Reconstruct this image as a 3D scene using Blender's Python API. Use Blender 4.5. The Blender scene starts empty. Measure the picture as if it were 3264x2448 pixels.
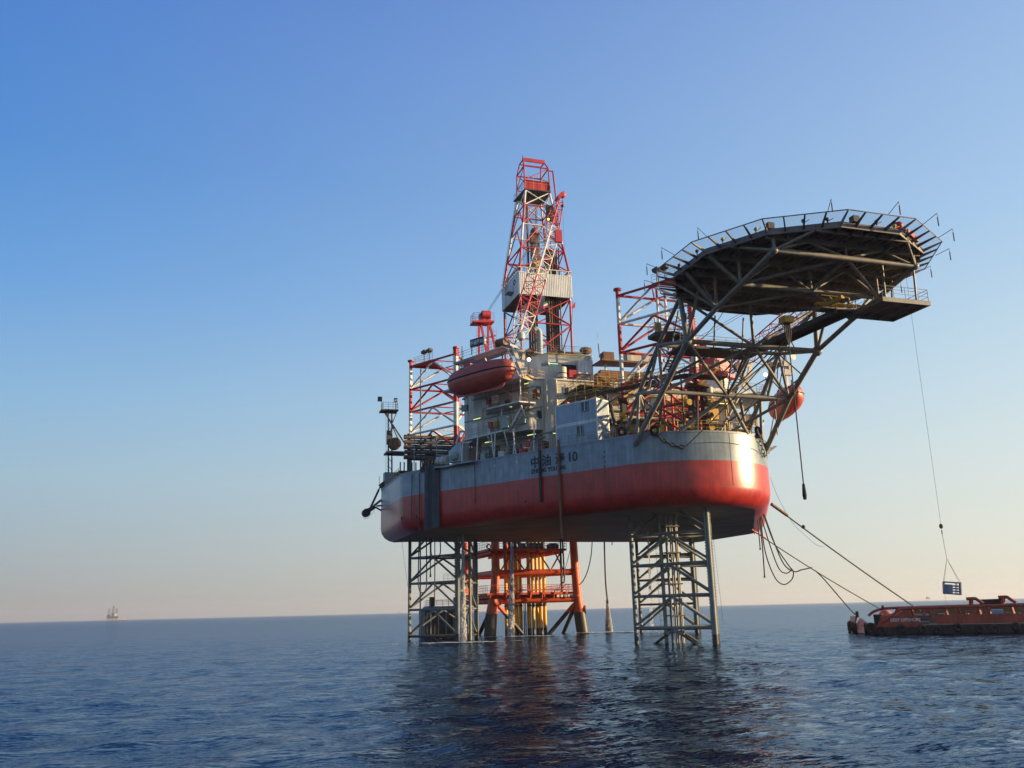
import bpy, math, random
from mathutils import Vector, Matrix
import numpy as np
R = math.radians
rnd = random.Random(7)
S = bpy.context.scene
col = S.collection

# ------------------------------------------------------------------ camera
# World axes follow the rig: +X towards its bow, +Y to port, z = 0 the still water.
CAMP = Vector((93.836, -50.827, 4.0))
FPX, PITCH, ROLL, HEAD = 2842.9, 0.2485, -0.0239, 0.3142
_cp, _sp, _cr, _sr = math.cos(PITCH), math.sin(PITCH), math.cos(ROLL), math.sin(ROLL)
_rt0, _up0, _fw0 = Vector((1, 0, 0)), Vector((0, -_sp, _cp)), Vector((0, _cp, _sp))
_u, _v = Vector((math.sin(HEAD), -math.cos(HEAD), 0)), Vector((math.cos(HEAD), math.sin(HEAD), 0))
def _rig(w): return Vector((w.dot(_u), w.dot(_v), w.z))
C_RT, C_UP, C_FW = _rig(_cr * _rt0 + _sr * _up0), _rig(-_sr * _rt0 + _cr * _up0), _rig(_fw0)
cd = bpy.data.cameras.new('camera'); cam = bpy.data.objects.new('camera', cd); col.objects.link(cam)
cd.sensor_width = 36; cd.sensor_fit = 'HORIZONTAL'; cd.lens = FPX / 3264 * 36
cd.clip_start = 0.5; cd.clip_end = 90000
cam.matrix_world = Matrix(((C_RT.x, C_UP.x, -C_FW.x, CAMP.x), (C_RT.y, C_UP.y, -C_FW.y, CAMP.y),
                           (C_RT.z, C_UP.z, -C_FW.z, CAMP.z), (0, 0, 0, 1)))
S.camera = cam

# ------------------------------------------------------------------ sky, sun, exposure
SUN_AZ, SUN_EL = R(69), R(8)
W = bpy.data.worlds.new('World'); S.world = W; W.use_nodes = True
nt = W.node_tree; nt.nodes.clear()
out = nt.nodes.new('ShaderNodeOutputWorld'); bg = nt.nodes.new('ShaderNodeBackground')
sky = nt.nodes.new('ShaderNodeTexSky'); sky.sky_type = 'NISHITA'; sky.sun_disc = False
sky.sun_elevation = SUN_EL; sky.sun_rotation = math.pi / 2 - SUN_AZ
sky.altitude = 0; sky.air_density = 1.0; sky.dust_density = 0.8; sky.ozone_density = 5.0
bg.inputs['Strength'].default_value = 0.15
# haze in the lower air: the clear sky whitens towards the horizon and towards the sun
def _n(k): return nt.nodes.new(k)
def _mr(src, a, b, c, d, sm='SMOOTHSTEP'):
    q = _n('ShaderNodeMapRange'); q.interpolation_type = sm
    for nm, v in zip(('From Min', 'From Max', 'To Min', 'To Max'), (a, b, c, d)): q.inputs[nm].default_value = v
    nt.links.new(src, q.inputs['Value']); return q.outputs[0]
_tc = _n('ShaderNodeTexCoord'); _sx = _n('ShaderNodeSeparateXYZ'); nt.links.new(_tc.outputs['Generated'], _sx.inputs[0])
_dt = _n('ShaderNodeVectorMath'); _dt.operation = 'DOT_PRODUCT'; nt.links.new(_tc.outputs['Generated'], _dt.inputs[0])
_dt.inputs[1].default_value = (math.cos(SUN_AZ), math.sin(SUN_AZ), 0)
_zz = _mr(_sx.outputs['Z'], 0, 1, 0, 1, 'LINEAR')
_far = ((0, (1.38, 1.29, 1.30)), (.06, (1.42, 1.56, 1.66)), (.14, (1.34, 1.86, 2.2)), (.22, (1.00, 1.76, 2.55)), (.33, (.55, 1.34, 2.66)), (.45, (.30, .98, 2.44)), (.64, (.18, .65, 2.2)), (1, (.08, .4, 1.6)))
_nea = ((0, (3.10, 2.92, 2.35)), (.06, (3.05, 3.02, 2.6)), (.14, (2.75, 3.02, 2.86)), (.22, (2.32, 2.86, 3.05)), (.37, (1.62, 2.36, 3.15)), (.62, (1.05, 1.65, 2.86)), (1, (.7, 1.1, 2.1)))
_rs = []
for _p in (_far, _nea):
    _r = _n('ShaderNodeValToRGB'); _e = _r.color_ramp; _e.interpolation = 'EASE'
    for _i, (_z, _c) in enumerate(_p):
        _q = _e.elements[_i] if _i < 2 else _e.elements.new(_z)
        _q.position = _z; _q.color = (_c[0] / 4, _c[1] / 4, _c[2] / 4, 1)
    _e.interpolation = 'LINEAR'; nt.links.new(_zz, _r.inputs[0]); _rs.append(_r.outputs[0])
_hm = _n('ShaderNodeMix'); _hm.data_type = 'RGBA'; nt.links.new(_mr(_dt.outputs['Value'], -.58, .50, 0, 1, 'LINEAR'), _hm.inputs['Factor'])
nt.links.new(_rs[0], _hm.inputs['A']); nt.links.new(_rs[1], _hm.inputs['B'])
_sc = _n('ShaderNodeVectorMath'); _sc.operation = 'SCALE'; _sc.inputs['Scale'].default_value = 4.0; nt.links.new(_hm.outputs['Result'], _sc.inputs[0])
_mx = _n('ShaderNodeMix'); _mx.data_type = 'RGBA'; nt.links.new(_mr(_sx.outputs['Z'], .55, .95, .88, .3), _mx.inputs['Factor'])
nt.links.new(sky.outputs[0], _mx.inputs['A']); nt.links.new(_sc.outputs[0], _mx.inputs['B'])
nt.links.new(_mx.outputs['Result'], bg.inputs[0]); nt.links.new(bg.outputs[0], out.inputs[0])
sd = bpy.data.lights.new('sun', 'SUN'); sun = bpy.data.objects.new('sun', sd); col.objects.link(sun)
sd.energy = 5.0; sd.angle = R(0.6); sd.color = (1.0, 0.72, 0.40)
_sdir = Vector((math.cos(SUN_AZ) * math.cos(SUN_EL), math.sin(SUN_AZ) * math.cos(SUN_EL), math.sin(SUN_EL)))
sun.rotation_euler = _sdir.to_track_quat('Z', 'Y').to_euler(); sun.location = (0, 120, 90)
S.view_settings.view_transform = 'Standard'; S.view_settings.look = 'None'
S.view_settings.exposure = 0.85; S.view_settings.gamma = 1.0; S.view_settings.use_curve_mapping = False
S.cycles.max_bounces = 6

# ------------------------------------------------------------------ sight lines of the survey: photo pixel -> point on a real plane
def ray(x, y): return C_FW + C_RT * ((x - 1632) / FPX) - C_UP * ((y - 1224) / FPX)
def at_z(x, y, z): d = ray(x, y); return CAMP + d * ((z - CAMP.z) / d.z)
def at_t(x, y, t): d = ray(x, y); return CAMP + d * ((t - CAMP.y) / d.y)
def at_s(x, y, s): d = ray(x, y); return CAMP + d * ((s - CAMP.x) / d.x)
def at_pl(x, y, p, n): d = ray(x, y); return CAMP + d * ((p - CAMP).dot(n) / d.dot(n))
A32 = R(32)
DS, NS = Vector((math.cos(A32), math.sin(A32), 0)), Vector((math.sin(A32), -math.cos(A32), 0))
Q0 = Vector((4.63, -9.33, 0))                  # where the rounded bow meets the straight starboard side
def SD(a, off, z): return Q0 - DS * a + NS * off + Vector((0, 0, z))     # a = metres aft along the side, off = metres outboard
def at_side(x, y, off): return at_pl(x, y, Q0 + NS * off, NS)
V = lambda *a: Vector(a)
Z = Vector((0, 0, 1))

# ------------------------------------------------------------------ materials
def ramp(n, pts, interp='LINEAR'):
    cr = n.color_ramp; cr.interpolation = interp
    while len(cr.elements) > 1: cr.elements.remove(cr.elements[-1])
    for i, (p, c) in enumerate(pts):
        e = cr.elements[0] if i == 0 else cr.elements.new(p)
        e.position = p; e.color = (c[0], c[1], c[2], 1)
def newmat(name):
    m = bpy.data.materials.new(name); m.use_nodes = True
    return m, m.node_tree, m.node_tree.nodes['Principled BSDF']
def paint(name, c, rough=.5, var=.18, metal=0., rust=0., scale=.8, streak=True, zband=None, spec=.5, bump=0., plates=False):
    """weathered paint: patchy tone, streaks running down, optional rust; zband = colour changes with height"""
    m, t, b = newmat(name)
    N = t.nodes.new; L = t.links.new
    g = N('ShaderNodeNewGeometry')
    n1 = N('ShaderNodeTexNoise'); n1.inputs['Scale'].default_value = scale; n1.inputs['Detail'].default_value = 6
    L(g.outputs['Position'], n1.inputs['Vector'])
    mp = N('ShaderNodeMapping'); mp.inputs['Scale'].default_value = (2.2, 2.2, .16)
    L(g.outputs['Position'], mp.inputs['Vector'])
    n2 = N('ShaderNodeTexNoise'); n2.inputs['Scale'].default_value = 1.3; n2.inputs['Detail'].default_value = 5
    L(mp.outputs[0], n2.inputs['Vector'])
    if zband:
        sx = N('ShaderNodeSeparateXYZ'); L(g.outputs['Position'], sx.inputs[0])
        mr = N('ShaderNodeMapRange'); mr.inputs['From Min'].default_value = zband[0]; mr.inputs['From Max'].default_value = zband[1]
        L(sx.outputs['Z'], mr.inputs['Value'])
        cr = N('ShaderNodeValToRGB'); ramp(cr, [((z - zband[0]) / (zband[1] - zband[0]), cc) for z, cc in zband[2]], 'CONSTANT')
        L(mr.outputs[0], cr.inputs[0]); base = cr.outputs[0]
    else:
        rg = N('ShaderNodeRGB'); rg.outputs[0].default_value = (*c, 1); base = rg.outputs[0]
    v1 = N('ShaderNodeMapRange'); v1.inputs['From Min'].default_value = .3; v1.inputs['From Max'].default_value = .7
    v1.inputs['To Min'].default_value = 1 - var; v1.inputs['To Max'].default_value = 1 + var; L(n1.outputs['Fac'], v1.inputs['Value'])
    v2 = N('ShaderNodeMapRange'); v2.inputs['From Min'].default_value = .35; v2.inputs['From Max'].default_value = .7
    v2.inputs['To Min'].default_value = 1 + var * .6; v2.inputs['To Max'].default_value = 1 - var * (1 if streak else 0); L(n2.outputs['Fac'], v2.inputs['Value'])
    mu = N('ShaderNodeMath'); mu.operation = 'MULTIPLY'; L(v1.outputs[0], mu.inputs[0]); L(v2.outputs[0], mu.inputs[1])
    if plates:      # rolled plates of slightly different tone, thin seams between them
        px = N('ShaderNodeSeparateXYZ'); L(g.outputs['Position'], px.inputs[0])
        ax = N('ShaderNodeMath'); ax.operation = 'MULTIPLY'; L(px.outputs['X'], ax.inputs[0]); ax.inputs[1].default_value = 1.18
        cv = N('ShaderNodeCombineXYZ'); L(ax.outputs[0], cv.inputs['X']); L(px.outputs['Z'], cv.inputs['Y'])
        bk = N('ShaderNodeTexBrick'); L(cv.outputs[0], bk.inputs['Vector']); bk.inputs['Scale'].default_value = 1
        bk.inputs['Brick Width'].default_value = 5.2; bk.inputs['Row Height'].default_value = 2.35; bk.inputs['Mortar Size'].default_value = .018
        bk.inputs['Color1'].default_value = (.90, .90, .90, 1); bk.inputs['Color2'].default_value = (1.07, 1.07, 1.07, 1); bk.inputs['Mortar'].default_value = (.8, .8, .8, 1)
        m2 = N('ShaderNodeMath'); m2.operation = 'MULTIPLY'; L(mu.outputs[0], m2.inputs[0]); L(bk.outputs['Color'], m2.inputs[1]); mu = m2
    vm = N('ShaderNodeVectorMath'); vm.operation = 'SCALE'; L(base, vm.inputs[0]); L(mu.outputs[0], vm.inputs['Scale'])
    o = vm.outputs[0]
    if rust:
        n3 = N('ShaderNodeTexNoise'); n3.inputs['Scale'].default_value = 1.7; n3.inputs['Detail'].default_value = 8; n3.inputs['Roughness'].default_value = .7
        L(mp.outputs[0], n3.inputs['Vector'])
        r3 = N('ShaderNodeMapRange'); r3.inputs['From Min'].default_value = .56; r3.inputs['From Max'].default_value = .72
        r3.inputs['To Max'].default_value = rust; L(n3.outputs['Fac'], r3.inputs['Value'])
        mx = N('ShaderNodeMix'); mx.data_type = 'RGBA'; L(r3.outputs[0], mx.inputs['Factor']); L(o, mx.inputs['A'])
        mx.inputs['B'].default_value = (.13, .05, .02, 1); o = mx.outputs['Result']
    L(o, b.inputs['Base Color'])
    b.inputs['Roughness'].default_value = rough; b.inputs['Metallic'].default_value = metal
    b.inputs['Specular IOR Level'].default_value = spec
    if bump:
        bp = N('ShaderNodeBump'); bp.inputs['Strength'].default_value = bump; bp.inputs['Distance'].default_value = .05
        L(n1.outputs['Fac'], bp.inputs['Height']); L(bp.outputs[0], b.inputs['Normal'])
    return m
def glow(name, c, e):
    m, t, b = newmat(name); b.inputs['Base Color'].default_value = (*c, 1)
    b.inputs['Emission Color'].default_value = (*c, 1); b.inputs['Emission Strength'].default_value = e; return m
RED, WHT, GRN = (.44, .032, .036), (.66, .64, .58), (.15, .17, .16)
M = {}
M['hull'] = paint('hull_paint', (0, 0, 0), .32, .2, zband=(10, 30, [(10, (.40, .032, .026)), (19.15, (.195, .245, .28))]), rust=.42, plates=True)
M['bottom'] = paint('hull_bottom_brown', (.17, .118, .065), .6, .3, streak=False, scale=.25)  # one patchy brown for the underside, apart from the red sides
M['deck'] = paint('deck_paint', (.12, .15, .13), .7, .2, streak=False)
M['letter'] = paint('black_lettering', (.012, .016, .025), .5, .1)
M['white_letter'] = paint('white_lettering', (.7, .68, .66), .5, .1)
legz = lambda lv: [(0, GRN), (lv[0], RED)] + [(z, c) for z, c in zip(lv[1:], [WHT, RED, WHT, RED])]
M['leg_l'] = paint('leg_paint_bands', (0, 0, 0), .55, .2, zband=(-5, 50, [(-5, (.04, .036, .028)), (.9, GRN), (27.3, RED), (30.5, WHT), (34.2, RED), (38.0, WHT), (41.4, RED)]), rust=.7)
M['leg_r'] = paint('leg_paint_bands_bow', (0, 0, 0), .55, .2, zband=(-5, 50, [(-5, (.04, .036, .028)), (.9, GRN), (23, RED), (30.6, WHT), (34.3, RED), (38.1, WHT), (41.6, RED)]), rust=.7)
M['rack'] = paint('rack_steel', (.07, .065, .06), .6, .3, rust=.6)
M['gry'] = paint('grey_paint', (.22, .25, .26), .5, .18, rust=.2)
M['truss'] = paint('truss_paint', (.20, .188, .155), .5, .2, rust=.25)
M['dark'] = paint('dark_steel', (.055, .052, .05), .6, .3, rust=.4)
M['under'] = paint('helideck_underside', (.17, .145, .125), .7, .3, streak=False, rust=.3)
M['black'] = paint('black_rubber', (.015, .015, .016), .75, .3)
M['rope'] = paint('rope_fibre', (.05, .052, .045), .85, .25)
M['hose'] = paint('hose_rubber', (.02, .022, .024), .6, .25)
M['white'] = paint('accommodation_paint', (.50, .47, .38), .55, .16, rust=.4, scale=.5)
M['wwall'] = paint('wind_wall_paint', (.74, .73, .66), .5, .1, rust=.15, scale=.5)
M['cabin'] = paint('cabin_paint', (.33, .41, .45), .5, .12, rust=.2)
M['yel'] = paint('yellow_paint', (.52, .30, .035), .55, .2, rust=.4)
M['rail'] = paint('rail_paint', (.26, .27, .24), .55, .2, rust=.3)
M['red'] = paint('red_paint', RED, .5, .2, rust=.3)
M['wht'] = paint('white_steel', WHT, .5, .15, rust=.35)
M['boatred'] = paint('lifeboat_shell', (.42, .072, .048), .45, .14, streak=False)
M['jack'] = paint('jacket_orange', (0, 0, 0), .5, .16, zband=(-5, 30, [(-5, (.045, .04, .03)), (3.35, (.66, .095, .025))]), rust=.15)
M['jackd'] = paint('platform_orange', (.55, .075, .03), .55, .2, rust=.25)
M['cond'] = paint('conductor_yellow', (0, 0, 0), .5, .2, zband=(-5, 30, [(-5, (.09, .07, .03)), (1.0, (.74, .42, .012))]), rust=.35)
M['ship'] = paint('vessel_orange', (.29, .05, .024), .55, .25, rust=.45)
M['shipk'] = paint('vessel_black', (.016, .014, .016), .7, .4, rust=.5)
M['pipe'] = paint('drive_pipe_steel', (.075, .07, .068), .55, .3, rust=.5, streak=False)
M['glass'] = paint('window_glass', (.025, .035, .045), .12, .1)
M['lamp'] = glow('fluorescent_tube', (.85, 1.0, .35), .55)
M['lampg'] = glow('green_white_tube', (.55, 1.0, .75), .55)
M['flood'] = glow('floodlight_glass', (1, .98, .9), 9)
M['amber'] = glow('amber_beacon', (1, .5, .05), 4)
M['brown'] = paint('rusty_brown', (.16, .075, .035), .65, .35, rust=.6)
M['grn'] = paint('pale_green_paint', (.30, .36, .30), .55, .15, rust=.3)
M['blue'] = paint('blue_grey_plate', (.16, .22, .28), .5, .2, rust=.2)
def _net():
    m, t, b = newmat('safety_net'); N = t.nodes.new; L = t.links.new
    b.inputs['Base Color'].default_value = (.10, .12, .13, 1); b.inputs['Roughness'].default_value = .8
    g = N('ShaderNodeNewGeometry'); w = N('ShaderNodeTexNoise'); w.inputs['Scale'].default_value = 9
    L(g.outputs['Position'], w.inputs[0])
    mr = N('ShaderNodeMapRange'); mr.inputs['To Min'].default_value = .05; mr.inputs['To Max'].default_value = .32; L(w.outputs['Fac'], mr.inputs[0])
    L(mr.outputs[0], b.inputs['Alpha']); return m
M['net'] = _net()
def _foam(name, a, c):
    m, t, b = newmat(name); b.inputs['Base Color'].default_value = (*c, 1); b.inputs['Roughness'].default_value = .6
    b.inputs['Alpha'].default_value = a; b.inputs['Subsurface Weight'].default_value = .0; return m
def _spray(name, a):
    m, t, b = newmat(name); N = t.nodes.new; L = t.links.new
    d = N('ShaderNodeBsdfDiffuse'); d.inputs[0].default_value = (.95, .96, .97, 1); tr = N('ShaderNodeBsdfTranslucent'); tr.inputs[0].default_value = (.95, .95, .95, 1)
    tp = N('ShaderNodeBsdfTransparent'); m1 = N('ShaderNodeMixShader'); m1.inputs[0].default_value = .5; L(d.outputs[0], m1.inputs[1]); L(tr.outputs[0], m1.inputs[2])
    m2 = N('ShaderNodeMixShader'); m2.inputs[0].default_value = a; L(tp.outputs[0], m2.inputs[1]); L(m1.outputs[0], m2.inputs[2])
    L(m2.outputs[0], t.nodes['Material Output'].inputs['Surface']); t.nodes.remove(b); return m
M['spray'] = _spray('spray_water', .5); M['foam'] = _foam('sea_foam', .62, (.88, .9, .92))
M['strip'] = paint('rubbing_strip', (.05, .053, .058), .7, .25)
def _water():
    m, t, b = newmat('sea_water'); N = t.nodes.new; L = t.links.new
    df = N('ShaderNodeBsdfDiffuse'); df.inputs['Color'].default_value = (.003, .009, .024, 1)
    gl = N('ShaderNodeBsdfGlossy'); gl.inputs['Color'].default_value = (.42, .56, .76, 1); gl.inputs['Roughness'].default_value = .07
    fr = N('ShaderNodeFresnel'); fr.inputs['IOR'].default_value = 1.33
    ms = N('ShaderNodeMixShader'); L(fr.outputs[0], ms.inputs[0]); L(df.outputs[0], ms.inputs[1]); L(gl.outputs[0], ms.inputs[2])
    L(ms.outputs[0], t.nodes['Material Output'].inputs['Surface']); t.nodes.remove(b)
    g = N('ShaderNodeNewGeometry'); acc = g.outputs['Normal']
    # ripples of several sizes tilt the surface directly, so far water stays as choppy as near water
    for scale, k, rot, asp in ((.07, .08, .5, .4), (.32, .18, .4, .38), (1.5, .42, .2, .34), (4.2, .56, -.2, .34), (11.0, .48, .3, .42)):
        mp = N('ShaderNodeMapping'); mp.inputs['Rotation'].default_value = (0, 0, rot + .3); mp.inputs['Scale'].default_value = (scale, scale * asp, 1)
        L(g.outputs['Position'], mp.inputs[0])
        n = N('ShaderNodeTexNoise'); n.inputs['Scale'].default_value = 1; n.inputs['Detail'].default_value = 2; n.inputs['Roughness'].default_value = .5
        L(mp.outputs[0], n.inputs['Vector'])
        a = N('ShaderNodeVectorMath'); a.operation = 'SUBTRACT'; L(n.outputs['Color'], a.inputs[0]); a.inputs[1].default_value = (.5, .5, .5)
        c = N('ShaderNodeVectorMath'); c.operation = 'MULTIPLY'; L(a.outputs[0], c.inputs[0]); c.inputs[1].default_value = (k, k, 0)
        d = N('ShaderNodeVectorMath'); d.operation = 'ADD'; L(acc, d.inputs[0]); L(c.outputs[0], d.inputs[1]); acc = d.outputs[0]
    nn = N('ShaderNodeVectorMath'); nn.operation = 'NORMALIZE'; L(acc, nn.inputs[0])
    [L(nn.outputs[0], q.inputs['Normal']) for q in (df, gl, fr)]; return m
M['sea'] = _water()

# ------------------------------------------------------------------ mesh building
class MB:
    def __init__(s): s.v = []; s.f = []; s.sm = []
    def add(s, vs, fs, smooth=False):
        o = len(s.v); s.v += [Vector(v) for v in vs]; s.f += [[i + o for i in f] for f in fs]; s.sm += [smooth] * len(fs); return s
    def tube(s, p, q, r, n=8, r2=None, cap=True):
        p, q = Vector(p), Vector(q); d = q - p
        if d.length < 1e-5: return s
        d.normalize(); a = d.cross(Z if abs(d.z) < .95 else V(1, 0, 0)).normalized(); b = d.cross(a); r2 = r if r2 is None else r2
        vs = []
        for c, rr in ((p, r), (q, r2)):
            vs += [c + (a * math.cos(k * 2 * math.pi / n) + b * math.sin(k * 2 * math.pi / n)) * rr for k in range(n)]
        s.add(vs, [[k, (k + 1) % n, n + (k + 1) % n, n + k] for k in range(n)], True)
        if cap: s.add(vs, [list(range(n))[::-1], list(range(n, 2 * n))])
        return s
    def path(s, pts, r, n=6):
        pts = [Vector(p) for p in pts]; vs = []
        a = None
        for i, p in enumerate(pts):
            d = (pts[min(i + 1, len(pts) - 1)] - pts[max(i - 1, 0)]).normalized()
            if a is None: a = d.cross(Z if abs(d.z) < .9 else V(1, 0, 0)).normalized()
            a = (a - d * a.dot(d)).normalized(); b = d.cross(a)
            vs += [p + (a * math.cos(k * 2 * math.pi / n) + b * math.sin(k * 2 * math.pi / n)) * r for k in range(n)]
        fs = [[i * n + k, i * n + (k + 1) % n, (i + 1) * n + (k + 1) % n, (i + 1) * n + k] for i in range(len(pts) - 1) for k in range(n)]
        s.add(vs, fs, True); return s.add([vs[k] for k in range(n)] + vs[-n:], [list(range(n))[::-1], list(range(n, 2 * n))])
    def obox(s, c, ax, ay, az):      # centre and three half-axis vectors
        c, ax, ay, az = map(Vector, (c, ax, ay, az))
        if ax.cross(ay).dot(az) < 0: ax = -ax
        vs = [c + ax * i + ay * j + az * k for k in (-1, 1) for j in (-1, 1) for i in (-1, 1)]
        return s.add(vs, [[0, 2, 3, 1], [4, 5, 7, 6], [0, 1, 5, 4], [2, 6, 7, 3], [0, 4, 6, 2], [1, 3, 7, 5]])
    def box(s, lo, hi):
        lo, hi = Vector(lo), Vector(hi); h = (hi - lo) / 2
        return s.obox((lo + hi) / 2, (h.x, 0, 0), (0, h.y, 0), (0, 0, h.z))
    def beam(s, p, q, w, h):         # rectangular bar
        p, q = Vector(p), Vector(q); d = q - p
        if d.length < 1e-5: return s
        a = d.normalized().cross(Z if abs(d.normalized().z) < .95 else V(1, 0, 0)).normalized(); b = d.normalized().cross(a)
        return s.obox((p + q) / 2, d / 2, a * w / 2, b * h / 2)
    def prism(s, poly, z0, z1):      # plan polygon, upright
        n = len(poly); vs = [(p[0], p[1], z0) for p in poly] + [(p[0], p[1], z1) for p in poly]
        ar = sum(poly[i][0] * poly[(i + 1) % n][1] - poly[(i + 1) % n][0] * poly[i][1] for i in range(n))
        fs = [[i, (i + 1) % n, n + (i + 1) % n, n + i] for i in range(n)] + [list(range(n))[::-1], list(range(n, 2 * n))]
        return s.add(vs, fs if ar > 0 else [f[::-1] for f in fs])
    def slab(s, pts, nrm, th):       # any flat polygon given thickness along nrm
        pts = [Vector(p) for p in pts]; n = len(pts); t = Vector(nrm).normalized() * th
        vs = pts + [p + t for p in pts]
        return s.add(vs, [list(range(n))[::-1], list(range(n, 2 * n))] + [[i, (i + 1) % n, n + (i + 1) % n, n + i] for i in range(n)])
    def ball(s, c, r, n=12, m=8, sc=(1, 1, 1)):
        c = Vector(c); vs = []; fs = []
        for j in range(m + 1):
            th = math.pi * j / m
            for i in range(n):
                ph = 2 * math.pi * i / n
                vs.append(c + V(math.sin(th) * math.cos(ph) * sc[0], math.sin(th) * math.sin(ph) * sc[1], math.cos(th) * sc[2]) * r)
        for j in range(m):
            for i in range(n): fs.append([j * n + i, (j + 1) * n + i, (j + 1) * n + (i + 1) % n, j * n + (i + 1) % n])
        return s.add(vs, fs, True)
    def torus(s, c, nrm, r1, r2, n=18, m=8):
        c = Vector(c); nz = Vector(nrm).normalized(); a = nz.cross(Z if abs(nz.z) < .9 else V(1, 0, 0)).normalized(); b = nz.cross(a)
        vs = []
        for i in range(n):
            e = a * math.cos(2 * math.pi * i / n) + b * math.sin(2 * math.pi * i / n)
            vs += [c + e * (r1 + r2 * math.cos(2 * math.pi * k / m)) + nz * r2 * math.sin(2 * math.pi * k / m) for k in range(m)]
        return s.add(vs, [[i * m + k, ((i + 1) % n) * m + k, ((i + 1) % n) * m + (k + 1) % m, i * m + (k + 1) % m] for i in range(n) for k in range(m)], True)
    def rail(s, pts, h=1.1, sp=1.5, mids=(.37, .72), r=.028, closed=False):
        pts = [Vector(p) for p in pts]
        if closed: pts = pts + [pts[0]]
        for a, b in zip(pts, pts[1:]):
            L_ = (b - a).length; n = max(1, round(L_ / sp))
            for i in range(n + 1): p = a.lerp(b, i / n); s.tube(p, p + Z * h, r, 5)
            for k in (*mids, 1): s.tube(a + Z * h * k, b + Z * h * k, r * (1 if k == 1 else .8), 5, cap=False)
        return s
    def ladder(s, p, q, side, w=.25, r=.02):
        p, q, side = Vector(p), Vector(q), Vector(side).normalized() * w
        s.tube(p - side, q - side, r, 5); s.tube(p + side, q + side, r, 5)
        n = int((q - p).length / .5)
        for i in range(1, n): c = p.lerp(q, i / n); s.tube(c - side, c + side, r * .8, 4)
        return s
    def stair(s, p, q, w, side, th=.05):
        p, q, side = Vector(p), Vector(q), Vector(side).normalized()
        for k in (-1, 1): s.beam(p + side * w / 2 * k, q + side * w / 2 * k, .06, .25)
        n = max(3, int(abs(q.z - p.z) / .28)); fw = (q - p); fw.z = 0; fw.normalize()
        for i in range(1, n): s.obox(p.lerp(q, i / n), side * w / 2, fw * .13, Z * .02)
        for k in (-1, 1):
            o = side * (w / 2) * k + Z * 1.0; s.tube(p + o, q + o, .025, 5)
            for i in range(0, 5): c = p.lerp(q, i / 4) + side * w / 2 * k; s.tube(c, c + Z, .022, 4)
        return s
    def out(s, name, mat, parent=None):
        me = bpy.data.meshes.new(name)
        off = Vector((0, 0, 0)); a = parent
        while a is not None: off += a.location; a = a.parent
        me.from_pydata([tuple(v - off) for v in s.v], [], s.f)
        me.polygons.foreach_set('use_smooth', s.sm); me.materials.append(M[mat] if isinstance(mat, str) else mat)
        me.update()
        o = bpy.data.objects.new(name, me); col.objects.link(o); o.parent = parent
        return o
def tag(o, label, cat, group=None, kind=None):
    o['label'] = label; o['category'] = cat
    if group: o['group'] = group
    if kind: o['kind'] = kind
    return o
def thing(name, label, cat, loc, group=None, kind=None):
    o = bpy.data.objects.new(name, None); col.objects.link(o); o.location = loc; o.empty_display_size = .5
    return tag(o, label, cat, group, kind)
def struct(name, mb, mat): o = mb.out(name, mat); o['kind'] = 'structure'; return o
def text_mesh(body, size, origin, ex, ey, depth=.02, sx=1.0, bold=0.0):
    cu = bpy.data.curves.new('writing', 'FONT'); cu.body = body; cu.size = size; cu.extrude = depth; cu.offset = bold
    o = bpy.data.objects.new('writing', cu); col.objects.link(o); bpy.context.view_layer.update()
    me = bpy.data.meshes.new_from_object(o.evaluated_get(bpy.context.evaluated_depsgraph_get()))
    ex, ey = Vector(ex).normalized(), Vector(ey).normalized(); ez = ex.cross(ey)
    m = MB(); m.add([Vector(origin) + ex * v.co.x * sx + ey * v.co.y + ez * v.co.z for v in me.vertices], [list(p.vertices) for p in me.polygons])
    bpy.data.objects.remove(o); bpy.data.curves.remove(cu); bpy.data.meshes.remove(me); return m
def sag(p, q, d, n=14):
    p, q = Vector(p), Vector(q); return [p.lerp(q, i / n) - Z * d * 4 * (i / n) * (1 - i / n) for i in range(n + 1)]
def spline(pts, n=8):
    pts = [Vector(p) for p in pts]; o = []
    for i in range(len(pts) - 1):
        p0, p1, p2, p3 = pts[max(i - 1, 0)], pts[i], pts[i + 1], pts[min(i + 2, len(pts) - 1)]
        for k in range(n):
            t = k / n; o.append(.5 * ((2 * p1) + (p2 - p0) * t + (2 * p0 - 5 * p1 + 4 * p2 - p3) * t * t + (3 * p1 - p0 - 3 * p2 + p3) * t ** 3))
    return o + [pts[-1]]

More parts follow.
